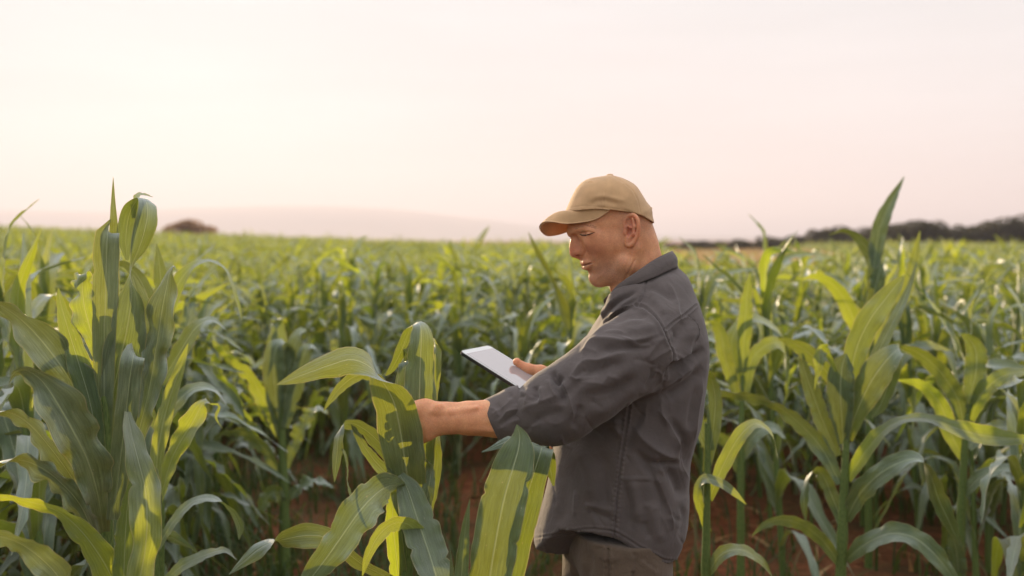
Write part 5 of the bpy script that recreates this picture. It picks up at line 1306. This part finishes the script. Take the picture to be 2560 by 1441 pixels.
ARCHL = [
    [(404, 860, y11, 18, 0), (425, 760, y11, 34, 0), (455, 695, y11, 34, 25), (495, 658, y11, 24, 60), (535, 655, y11, 20, 75), (570, 685, y11, 18, 70), (592, 750, y11, 12, 40), (605, 800, y11, 2, 30)],
    [(400, 900, y11, 18, 0), (380, 780, y11, 36, 0), (350, 700, y11, 34, 20), (310, 660, y11, 24, 45), (270, 670, y11, 2, 50)],
    [(402, 960, y11, 20, 0), (450, 880, y11, 40, 10), (490, 820, y11, 36, 30), (530, 800, y11, 26, 60), (570, 830, y11, 2, 80)],
    [(402, 880, y11, 18, 0), (405, 760, y11, 36, 0), (400, 680, y11, 30, 0), (392, 610, y11, 2, 0)],
    [(400, 1080, y11, 18, 0), (440, 1010, y11, 36, 20), (490, 970, y11, 34, 45), (540, 980, y11, 24, 70), (570, 1020, y11, 2, 80)],
    [(400, 1080, y11, 18, 0), (350, 1000, y11, 38, 20), (300, 950, y11, 34, 45), (250, 960, y11, 2, 70)],
]


def build_traced():
    G = 'corn plants in the field'
    hero_plant('corn plant whose top leaves the man touches, with a broad leaf pointing left', 1, y1, HELD, [(1015, 1470, y1), (1010, 1330, y1), (1012, 1210, y1 + .01), (1022, 1120, y1 + .03), (1032, 1040, y1 + .05)], 44, G)
    hero_plant('sunlit corn plant with two broad upright leaves before the grey shirt', 2, y2, BROAD, [(1218, 1640, y2 + .03), (1226, 1560, y2 + .03), (1236, 1470, y2 + .04)], 40, G)
    hero_plant('tall pale leafy corn plant with a rolled spear top, nearest at the left edge', 3, y3, LEFT, [(262, 1460, y3), (260, 1250, y3), (260, 1050, y3), (262, 900, y3 + .01), (266, 780, y3 + .02)], 46, G)
    hero_plant('dark green corn plant with bare stalk and one lit top leaf, right of the man', 4, y4, RIGHT, [(2100, 1500, y4), (2106, 1330, y4), (2112, 1180, y4), (2118, 1060, y4)], 26, G)
    hero_plant('corn plant nearest the right edge, its long leaves leaving the frame', 5, y5, RIGHT2, [(2396, 1500, y5), (2402, 1330, y5), (2410, 1150, y5), (2420, 1010, y5)], 22, G)
    hero_plant('tallest blurred corn plant, its dark top leaf rising above the distant tree line', 6, y6, TALL, [(2172, 1200, y6), (2176, 1000, y6), (2178, 850, y6), (2184, 720, y6)], 18, G)
    hero_plant('corn plant close behind the man\'s back with a pale drooping leaf', 7, y7, BEHIND, [(1764, 1500, y7), (1766, 1330, y7), (1768, 1180, y7), (1768, 1060, y7)], 22, G)
    hero_plant('blurred corn plant with arching leaves between the man\'s back and the lit corn', 8, y8, MIDR, [(1852, 1400, y8), (1852, 1200, y8), (1854, 1050, y8), (1856, 940, y8)], 18, G)
    hero_plant('lone blurred corn plant with a dark stalk standing in the open strip', 9, y9, DARKMID, [(712, 1390, y9), (710, 1250, y9), (706, 1120, y9), (706, 1020, y9)], 24, G)
    hero_plant('low corn plant with a crumpled grey leaf, right of the tall left one', 10, y10, LOWLEFT, [(392, 1480, y10), (388, 1370, y10), (388, 1270, y10)], 18, G)
    hero_plant('corn plant behind the tall left one with a thin leaf arching over', 11, y11, ARCHL, [(400, 1400, y11), (400, 1200, y11), (400, 1000, y11), (402, 880, y11)], 22, G)


build_traced()
# ------------------------------------------------------------------ ground
def mat_soil():
    k = N('red_soil')
    tc = k.n('TexCoord'); ob = tc.outputs['Object']
    n1 = k.n('TexNoise', {'Vector': ob, 'Scale': 1.3, 'Detail': 6.0, 'Roughness': .65})
    n2 = k.n('TexNoise', {'Vector': ob, 'Scale': 16.0, 'Detail': 6.0, 'Roughness': .7})
    n3 = k.n('TexNoise', {'Vector': ob, 'Scale': 120.0, 'Detail': 3.0})
    col = k.ramp(n2.outputs[0], [(0.3, (0.11, 0.038, 0.018)), (0.55, (0.24, 0.082, 0.036)), (0.75, (0.34, 0.14, 0.07))])
    col = k.mix(k.ramp(n1.outputs[0], [(0.4, (0, 0, 0)), (0.62, (.75, .75, .75))]), col, (0.060, 0.052, 0.022, 1))
    col = k.mix(.4, col, k.ramp(n3.outputs[0], [(0.3, (0.6, 0.6, 0.6)), (0.7, (1.35, 1.35, 1.35))]), 'MULTIPLY')
    h = k.math('ADD', k.math('MULTIPLY', n2.outputs[0], 1.0), k.math('MULTIPLY', n3.outputs[0], .25))
    b = k.n('BsdfPrincipled', {'Base Color': col, 'Roughness': .95, 'Specular IOR Level': .15, 'Normal': k.bump(h, .9, .05)})
    return k.done(b.outputs[0])


M['soil'] = mat_soil()


def build_ground():
    xs = np.concatenate([np.linspace(-6000, -90, 30), np.linspace(-80, -14, 26), np.linspace(-13.8, 13.8, 185), np.linspace(14, 80, 26), np.linspace(90, 6000, 30)])
    ys = np.concatenate([np.linspace(-120, -4, 12), np.linspace(-3.8, 16, 150), np.linspace(16.5, 150, 60), np.linspace(170, 6500, 50)])
    V = np.zeros((len(xs), len(ys), 3))
    for i, x in enumerate(xs):
        for j, y in enumerate(ys):
            z = ground_z(x, y)
            if abs(x) < 14 and y < 16:
                z += .018 * mnoise.fractal(Vector((x * 2.2, y * 2.2, 0)), 1, 2, 3) + .02 * math.sin(y * 8.4) * .4
            if y >= 100: z = ground_z(x, 149) * max(0, 1 - (y - 100) / 60)
            V[i, j] = (x, y, z)
    Q = grid_quads(len(xs), len(ys))
    o = mesh_obj('ground', V.reshape(-1, 3), Q[:, ::-1], M['soil'])
    me = o.data
    if me.polygons[0].normal.z < 0: me.flip_normals()
    tag(o, kind='structure')


build_ground()


# ------------------------------------------------------------------ field corn: prototypes
def proto_leaves(seed, tall, na, nc, nl):
    """list of (V, Q, uv) blades and the stalk line of one generic plant at the origin"""
    rr = random.Random(seed)
    out = []
    az0 = rr.uniform(0, 6.28)
    H0 = tall
    for i in range(nl):
        f = i / (nl - 1)
        z0 = H0 * (.10 + .62 * f)
        az = az0 + math.pi * i + rr.gauss(0, .35)
        top = f > .72
        ln = (.44 + .36 * math.sin(math.pi * min(1, f * .9 + .12))) * rr.uniform(.85, 1.1)
        wd = (.042 + .030 * math.sin(math.pi * min(1, f * .8 + .15))) * rr.uniform(.8, 1.15)
        e0 = math.radians(rr.uniform(62, 78) if not top else rr.uniform(76, 88))
        drop = math.radians(rr.uniform(95, 150) if not top else rr.uniform(25, 115))
        kink = rr.uniform(.3, .75); sharp = rr.choice((.035, .06, .12, .22))
        C, A, W = [], [], []
        p = np.array((0, 0, z0)); steps = 11; tw = rr.uniform(-1.5, 1.5) * (1.5 if top else 1.0); sw = rr.uniform(-.5, .5)
        for s in np.linspace(0, 1, steps):
            bend = 1 / (1 + math.exp(-(s - kink) / sharp)); b0 = 1 / (1 + math.exp(kink / sharp))
            el = e0 - drop * (bend - b0) / (1 - b0)
            a2 = az + sw * s
            d = np.array((math.cos(a2) * math.cos(el), math.sin(a2) * math.cos(el), math.sin(el)))
            if s > 0: p = p + d * ln / (steps - 1)
            side = np.array((-math.sin(a2), math.cos(a2), 0)); nn = np.cross(d, side)
            r = tw * s * s + .3 * math.sin(s * 9 + i)
            C.append(p.copy()); A.append(side * math.cos(r) + nn * math.sin(r))
            W.append(wd * min(1, .35 + 2.6 * s) * max(.02, (1 - s ** 2.2)) ** .8)
        out.append(leaf_geo(C, A, W, na, nc, .28 if not top else .4, rr.uniform(.06, .22), rr.uniform(2.2, 4.2), seed * 31 + i))
    stalk = [np.array((0.0, 0, -.03)), np.array((.004, .003, H0 * .3)), np.array((0, .006, H0 * .55)), np.array((.003, 0, H0 * .76))]
    return out, stalk


def merged(seed, tall, na, nc, nl, seg=5, ns=5):
    lv, st = proto_leaves(seed, tall, na, nc, nl)
    pts = crom(st, ns); V, Q, uv = tube_mesh(pts, np.interp(np.linspace(0, 1, ns), [0, 1], [.014, .007]), seg)
    Vs, Qs, Us, Ts, off = [V], [Q], [uv * 0 + .5], [np.zeros(len(V))], len(V)
    rr = random.Random(seed)
    for v, q, u in lv:
        Vs.append(v); Qs.append(q + off); Us.append(u); Ts.append(np.full(len(v), rr.random())); off += len(v)
    return np.vstack(Vs), np.vstack(Qs), np.vstack(Us), np.concatenate(Ts)


def in_dry(x, y):
    px = 1280 + F * x / y
    return 1650 < px < 2300 - 5 * (y - 14) and y > 15 + max(0, (px - 1900) / 40)


def in_open_strip(x, y):
    """the trodden strip in front of the field, and the places taken by traced plants and the man"""
    px = 1280 + F * x / y
    if y < 2.6: return True
    if px < 330: return y < 3.1
    if px < 480: return y < 3.6
    if px < 1000: return y < 7.0
    if px < 1560: return y < 6.8
    if px < 2300: return y < 5.5
    return y < 4.4


def build_field():
    rr = random.Random(11)
    G = 'corn plants in the field'
    spots = []
    y = 2.5
    row = 0
    while y < 85:
        step = .21 if y < 30 else (.30 if y < 50 else .42)
        half = .56 * y + 1.2
        x = -half + rr.random() * step
        while x < half:
            xx = x + rr.gauss(0, .04); yy = y + rr.gauss(0, .06)
            if yy > 2 and not in_open_strip(xx, yy) and not in_dry(xx, yy): spots.append((xx, yy))
            x += step * rr.uniform(.8, 1.3)
        y += (.62 if y < 30 else (.85 if y < 50 else 1.3)); row += 1
    # a few more that stand in the strip
    spots += [(P(px, 0, Y)[0], Y) for px, Y in ((-60, 3.4), (230, 3.9), (20, 4.1), (330, 4.2), (470, 4.6), (540, 5.4), (860, 6.3), (1330, 5.6), (1420, 5.2), (1960, 4.6), (2480, 4.9), (2560, 3.7), (2300, 5.2))]
    spots.sort(key=lambda s: s[1])
    near = [s for s in spots if abs(1280 + F * s[0] / s[1] - 1280) < 1420]
    far_set = [s for s in spots if s not in set(near)]
    n_parts, n_one = 70, 215
    protos = []
    for k in range(7):
        protos.append(proto_leaves(100 + k, rr.uniform(1.42, 1.62), 24, 6, rr.randint(12, 15)))
    proto_obj = []
    one = [merged(200 + k, 1.5 + .12 * (k % 3 - 1), 17, 4, 15) for k in range(12)]
    one_me = []

    def where(x, y):
        px = 1280 + F * x / y
        if px < 150: return 'at the left edge'
        if px < 520: return 'behind the tall left plant'
        if px < 900: return 'behind the lone dark stalk'
        if px < 1330: return 'behind the tablet'
        if px < 1800: return 'behind the man'
        if px < 2150: return 'right of the man\'s back'
        return 'near the right edge'
    shared = {}
    for i, (x, y) in enumerate(near[:n_parts + n_one]):
        s = rr.uniform(.82, 1.16); rz = rr.uniform(0, 6.28); tilt = rr.gauss(0, .05)
        gz = ground_z(x, y)
        if i < n_parts:
            k = i % len(protos)
            if k >= len(proto_obj):
                lv, st = protos[k]
                root = empty('corn_plant', (0, 0, 0), 'x', 'corn plant', G)
                pts = crom(st, 14); V, Q, uv = tube_mesh(pts, np.interp(np.linspace(0, 1, 14), [0, 1], [.015, .007]), 8)
                mesh_obj('stalk', V, Q, M['stalk'], root, uv=uv * np.array((1, 6)))
                for v, q, u in lv: mesh_obj('leaf', v, q, M['leaf'], root, uv=u, attrs={'sunlit': np.full(len(v), .05)})
                proto_obj.append(root); o = root
            else:
                src = proto_obj[k]; o = src.copy(); COL.objects.link(o)
                for ch in src.children:
                    c = ch.copy(); COL.objects.link(c); c.parent = o
            lab = 'leafy green corn plant in the front rows ' + where(x, y)
        else:
            k = i % len(one)
            if k >= len(one_me):
                V, Q, U, T = one[k]
                o = mesh_obj('corn_plant', V, Q, M['leaf'], None, uv=U, attrs={'tint': T, 'sunlit': np.full(len(T), .10)}); one_me.append(o.data)
            else:
                o = bpy.data.objects.new('corn_plant', one_me[k]); COL.objects.link(o)
            lab = 'blurred corn plant in the thick middle rows ' + where(x, y)
            o['category'] = 'corn plant'; o['group'] = G
        o.location = (x, y, gz); o.rotation_euler = (tilt, rr.gauss(0, .05), rz); o.scale = (s, s, s)
        o['label'] = lab
    rest = near[n_parts + n_one:] + far_set
    # same field beside and behind the viewer, unseen, added to block low light
    around = []
    yy = -7.0
    while yy < 2.6:
        xx = -7.0
        while xx < 7.0:
            x_, y_ = xx + rr.gauss(0, .05), yy + rr.gauss(0, .06)
            if (y_ < -.9 or abs(x_) > .62 * y_ + 1.5) and math.hypot(x_, y_) > 1.0: around.append((x_, y_))
            xx += .30 * rr.uniform(.8, 1.3)
        yy += .72
    lod = [merged(300 + k, 1.5, 10, 2, 13, 3, 2) for k in range(8)]
    lod2 = [merged(400 + k, 1.5, 7, 2, 10, 3, 2) for k in range(8)]
    Vs, Qs, Us, Ts, off = [], [], [], [], 0
    for x, y in around + rest:
        V, Q, U, T = (one if y < 3 else lod if y < 28 else lod2)[rr.randrange(8)]
        a = rr.uniform(0, 6.28); s = rr.uniform(.80, 1.08) * (1.0 if y < 40 else 1.02) * (1.12 if rr.random() < .06 else 1); c_, s_ = math.cos(a) * s, math.sin(a) * s
        W = np.empty_like(V)
        W[:, 0] = V[:, 0] * c_ - V[:, 1] * s_ + x; W[:, 1] = V[:, 0] * s_ + V[:, 1] * c_ + y; W[:, 2] = V[:, 2] * s + ground_z(x, y)
        Vs.append(W); Qs.append(Q + off); Us.append(U); Ts.append((T + rr.random()) % 1.0); off += len(V)
    o = mesh_obj('corn_field', np.vstack(Vs), np.vstack(Qs), M['leaf'], None, uv=np.vstack(Us), attrs={'tint': np.concatenate(Ts), 'sunlit': np.full(off, .13)})
    tag(o, 'far rows of the corn field blending into one green mass', 'corn field', kind='stuff')
    print('FIELD spots', len(spots), 'rest', len(rest), 'last individual at', near[min(len(near) - 1, n_parts + n_one)][1])


build_field()


# ------------------------------------------------------------------ weeds, litter, dry grass
def blades(name, pts, hmin, hmax, w, mat, label, cat, seed, lean=.5, parts=3):
    rr = np.random.RandomState(seed)
    n = len(pts); pts = np.array(pts)
    h = rr.uniform(hmin, hmax, n); az = rr.uniform(0, 6.283, n); ln = rr.uniform(.1, lean, n) * h; wd = w * rr.uniform(.6, 1.3, n)
    ax = np.stack([-np.sin(az), np.cos(az), np.zeros(n)], 1); dr = np.stack([np.cos(az), np.sin(az), np.zeros(n)], 1)
    rows = []
    for i in range(parts + 1):
        s = i / parts
        c = pts + dr * (ln * s * s)[:, None] + np.array((0, 0, 1)) * (h * (s - .25 * s * s * s))[:, None]
        k = (wd * (1 - s) ** .7 * .5 + .0006)[:, None]
        rows += [c - ax * k, c + ax * k]
    V = np.stack(rows, 1)                                           # n, 2(parts+1), 3
    q = []
    for i in range(parts): q.append([2 * i, 2 * i + 1, 2 * i + 3, 2 * i + 2])
    Q = (np.array(q)[None] + (np.arange(n) * 2 * (parts + 1))[:, None, None]).reshape(-1, 4)
    uv = np.tile(np.array([[j % 2, (j // 2) / parts] for j in range(2 * (parts + 1))]), (n, 1))
    o = mesh_obj(name, V.reshape(-1, 3), Q, mat, None, uv=uv, attrs={'tint': np.repeat(rr.rand(n), 2 * (parts + 1))})
    return tag(o, label, cat, kind='stuff')


def mat_tinted(name, stops, rough=.7, trans=None, tm=.3):
    k = N(name)
    at = k.n('Attribute', attribute_name='tint')
    col = k.ramp(at.outputs['Fac'], stops)
    b = k.n('BsdfPrincipled', {'Base Color': col, 'Roughness': rough, 'Specular IOR Level': .3})
    if trans is None: return k.done(b.outputs[0])
    t = k.n('BsdfTranslucent', {'Color': (*trans, 1)})
    return k.done(k.n('MixShader', {0: tm, 1: b.outputs[0], 2: t.outputs[0]}).outputs[0])


M['weed'] = mat_tinted('weed_green', [(0, (.020, .045, .012)), (.6, (.045, .075, .022)), (.9, (.09, .10, .03)), (1, (.16, .10, .04))], .6, (.16, .22, .04), .3)
M['dry'] = mat_tinted('dry_straw', [(0, (.28, .19, .09)), (.5, (.42, .31, .16)), (.85, (.50, .38, .21)), (1, (.16, .15, .05))], .8, (.55, .40, .20), .35)
M['litter'] = mat_tinted('fallen_dry_leaves', [(0, (.20, .10, .04)), (.5, (.30, .15, .05)), (1, (.38, .26, .13))], .8, (.45, .22, .06), .3)


def build_cover():
    rr = random.Random(5)
    pts = []
    for i in range(30000):
        y = rr.uniform(2.2, 9.0) if rr.random() < .8 else rr.uniform(2, 14); x = rr.uniform(-.58, .58) * y
        n = mnoise.noise(Vector((x * 1.4, y * 1.4, 3.1)))
        px = 1280 + F * x / y
        dens = .30 + .8 * n + (.24 if px < 1150 else -.30)
        if rr.random() < dens: pts.append((x, y, ground_z(x, y)))
    blades('weeds', pts, .06, .36, .014, M['weed'], 'low dark green weeds covering the red soil', 'weeds', 1, 1.1)
    lit = [(rr.uniform(-.55, .55) * (q := rr.uniform(2.4, 10)), q, .012) for _ in range(900)]
    blades('fallen_leaves', lit, .02, .05, .035, M['litter'], 'dry brown leaf scraps lying on the red soil', 'fallen leaves', 2, 6.0)
    dry = []
    for i in range(60000):
        y = rr.uniform(15, 70); x = rr.uniform(.14, .50) * y
        if in_dry(x, y): dry.append((x, y, ground_z(x, y)))
    blades('dry_grass', dry, .95, 1.52, .035, M['dry'], 'pale straw-coloured grass strip beyond the corn, before the dark trees', 'dry grass', 3, .25)


build_cover()


# ------------------------------------------------------------------ trees, hills, haze
def mat_foliage(name, a, b):
    k = N(name)
    at = k.n('Attribute', attribute_name='tint')
    col = k.ramp(at.outputs['Fac'], [(0, a), (1, b)])
    p = k.n('BsdfPrincipled', {'Base Color': col, 'Roughness': .6, 'Specular IOR Level': .3})
    t = k.n('BsdfTranslucent', {'Color': (b[0] * 1.8, b[1] * 1.8, b[2] * 1.2, 1)})
    return k.done(k.n('MixShader', {0: .25, 1: p.outputs[0], 2: t.outputs[0]}).outputs[0])


M['tree_leaf'] = mat_foliage('tree_foliage', (.016, .018, .008), (.045, .040, .016))
M['hazed_bush'] = mat_foliage('haze_tinted_bush', (.20, .125, .080), (.34, .21, .13))  # haze and sun glare put into a paler, redder foliage colour
M['bark'] = mat_simple('tree_bark', (.09, .06, .04), .9, .2, noise=.3)


def crown_mesh(seed, rx, rz, cz, n, size):
    rr = np.random.RandomState(seed)
    k = 11
    cc = rr.normal(0, 1, (k, 3)); cc /= np.linalg.norm(cc, axis=1, keepdims=True); cc *= rr.uniform(.2, .75, (k, 1))
    rad = rr.uniform(.28, .55, k)
    w = rr.randint(0, k, n)
    d = rr.normal(0, 1, (n, 3)); d /= np.linalg.norm(d, axis=1, keepdims=True)
    p = cc[w] + d * (rad[w] * rr.uniform(.55, 1.05, n) ** .5)[:, None]
    p = p * np.array((rx, rx, rz)) + np.array((0, 0, cz))
    p[:, 2] = np.maximum(p[:, 2], .25)
    a = rr.normal(0, 1, (n, 3)); a /= np.linalg.norm(a, axis=1, keepdims=True)
    b = np.cross(a, rr.normal(0, 1, (n, 3))); b /= np.linalg.norm(b, axis=1, keepdims=True) + 1e-9
    s = size * rr.uniform(.5, 1.3, n)[:, None]
    V = np.stack([p - a * s, p + b * s * .45, p + a * s, p - b * s * .45], 1).reshape(-1, 3)
    Q = np.arange(4 * n).reshape(-1, 4)
    return V, Q, np.repeat(rr.rand(n), 4)


def make_tree(seed, h, w, label, group=None, mat=None):
    root = empty('tree', (0, 0, 0), label, 'tree', group)
    rr = random.Random(seed)
    V, Q, uv = tube_mesh([(0, 0, -.1), (.05, .03, h * .25), (-.04, .05, h * .55), (.03, 0, h * .8)], [h * .04, h * .032, h * .02, h * .006], 8)
    parts = [(V, Q)]
    for i in range(6):
        a = rr.uniform(0, 6.28); z0 = h * rr.uniform(.2, .5)
        V2, Q2, _ = tube_mesh([(0, .03, z0), (math.cos(a) * w * .2, math.sin(a) * w * .2, z0 + h * .16), (math.cos(a) * w * .38, math.sin(a) * w * .38, z0 + h * .3)], [h * .016, h * .011, h * .004], 6)
        parts.append((V2, Q2))
    off = 0; Vs, Qs = [], []
    for v, q in parts: Vs.append(v); Qs.append(q + off); off += len(v)
    mesh_obj('trunk', np.vstack(Vs), np.vstack(Qs), M['bark'], root)
    V, Q, T = crown_mesh(seed, w * .55, h * .52, h * .50, 4200, .17)
    mesh_obj('crown', V, Q, mat or M['tree_leaf'], root, attrs={'tint': T}, smooth=False)
    return root


def copy_thing(src, loc, s, rz):
    o = src.copy(); COL.objects.link(o)
    for ch in src.children:
        c = ch.copy(); COL.objects.link(c); c.parent = o
    o.location = loc; o.scale = s; o.rotation_euler = (0, 0, rz)
    return o


def build_far():
    rr = random.Random(9)
    t = make_tree(21, 2.35, 4.8, 'lone round hazy tree above the left of the corn field', mat=M['hazed_bush'])
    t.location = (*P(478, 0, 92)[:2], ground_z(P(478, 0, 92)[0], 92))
    t2 = make_tree(22, 1.9, 3.6, 'low hazy bush just right of the lone round tree', mat=M['hazed_bush'])
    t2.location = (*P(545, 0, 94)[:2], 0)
    G = 'trees of the dark line on the right'
    protos = [make_tree(31 + k, (3.6, 4.1, 3.3, 3.9)[k], (4.6, 4.2, 5.2, 4.6)[k], 'x', G) for k in range(4)]
    tops = [(1690, 604), (1760, 603), (1840, 598), (1920, 592), (1990, 588), (2035, 570), (2100, 566), (2160, 568), (2210, 560), (2260, 553), (2320, 556), (2380, 562), (2440, 556), (2500, 552), (2545, 545), (2600, 540), (2660, 548), (2730, 545)]
    used = 0
    for row, (dY, n0) in enumerate(((0, 0), (4, 1), (8, 2))):
        for i, (px, py) in enumerate(tops):
            Y = 104 + dY + rr.uniform(-2, 2)
            pxx = px + (0, 28, 14)[row] + rr.uniform(-8, 8)
            q = P(pxx, py, Y); k = (i + row) % 4
            src = protos[k]
            hh = (3.6, 4.1, 3.3, 3.9)[k] * 1.02
            s = max(.3, q[2] / hh * rr.uniform(.95, 1.14))
            if used <= k and k == used: o = src; used += 1; o.location = (q[0], Y, 0); o.scale = (max(.75, s), max(.75, s), s); o.rotation_euler = (0, 0, rr.uniform(0, 6))
            else: o = copy_thing(src, (q[0], Y, 0), (max(.75, s), max(.75, s), s), rr.uniform(0, 6.28))
            o['group'] = G
            o['label'] = ('low bush in the thin start of the dark tree line, right of the man' if px < 2010 else
                          'dark tree in the line left of the tall dark corn leaf' if px < 2190 else
                          'dark tree in the line right of the tall dark corn leaf' if px < 2440 else 'dark tree in the tallest stretch of the line, at the right edge')
    # hills
    k = N('hill_scrub'); tc = k.n('TexCoord')
    n1 = k.n('TexNoise', {'Vector': tc.outputs['Object'], 'Scale': .006, 'Detail': 6.0})
    b = k.n('BsdfPrincipled', {'Base Color': k.ramp(n1.outputs[0], [(.35, (.05, .06, .03)), (.65, (.13, .11, .06))]), 'Roughness': 1.0})
    M['hill'] = k.done(b.outputs[0])
    prof = [(-500, 545), (-200, 532), (0, 524), (150, 527), (300, 531), (420, 522), (560, 516), (700, 513), (850, 515), (980, 522), (1100, 536), (1230, 552), (1340, 566), (1480, 580), (1700, 590), (2000, 592), (2300, 588), (2700, 590), (3100, 585)]
    Yh = 4500.0
    xs = np.linspace(-500, 3100, 160); V = np.zeros((160, 14, 3))
    for i, px in enumerate(xs):
        top = CZ + (HY - np.interp(px, [p[0] for p in prof], [p[1] for p in prof])) / F * Yh
        for j in range(14):
            s = j / 13; y = Yh - 1500 + 2800 * s
            z = (top + 1) * math.exp(-((y - Yh) / 700) ** 2) - 1 + 3.5 * mnoise.fractal(Vector((px * .01, y * .006, 0)), 1, 2, 4) * (top > 24)
            V[i, j] = ((px - CX) / F * Yh * (.6 + .4 * y / Yh), y, z)
    o = mesh_obj('hills', V.reshape(-1, 3), grid_quads(160, 14), M['hill'])
    tag(o, kind='structure')
    # the air between
    m = bpy.data.materials.new('hazy_air'); m.use_nodes = True; nt = m.node_tree; nt.nodes.clear()
    out = nt.nodes.new('ShaderNodeOutputMaterial'); pv = nt.nodes.new('ShaderNodeVolumePrincipled')
    pv.inputs['Color'].default_value = (.68, .67, .79, 1); pv.inputs['Density'].default_value = HAZE; pv.inputs['Anisotropy'].default_value = .22
    nt.links.new(pv.outputs[0], out.inputs['Volume'])
    lo = (-6010, -125, -2.2); hi = (6010, 6510, 172.0)
    v = [(x, y, z) for x in (lo[0], hi[0]) for y in (lo[1], hi[1]) for z in (lo[2], hi[2])]
    f = [[0, 1, 3, 2], [4, 6, 7, 5], [0, 4, 5, 1], [2, 3, 7, 6], [0, 2, 6, 4], [1, 5, 7, 3]]
    tag(mesh_obj('haze', v, f, m, smooth=False), 'thin pale evening haze over the field', 'haze', kind='stuff')


HAZE = 0.0005
build_far()
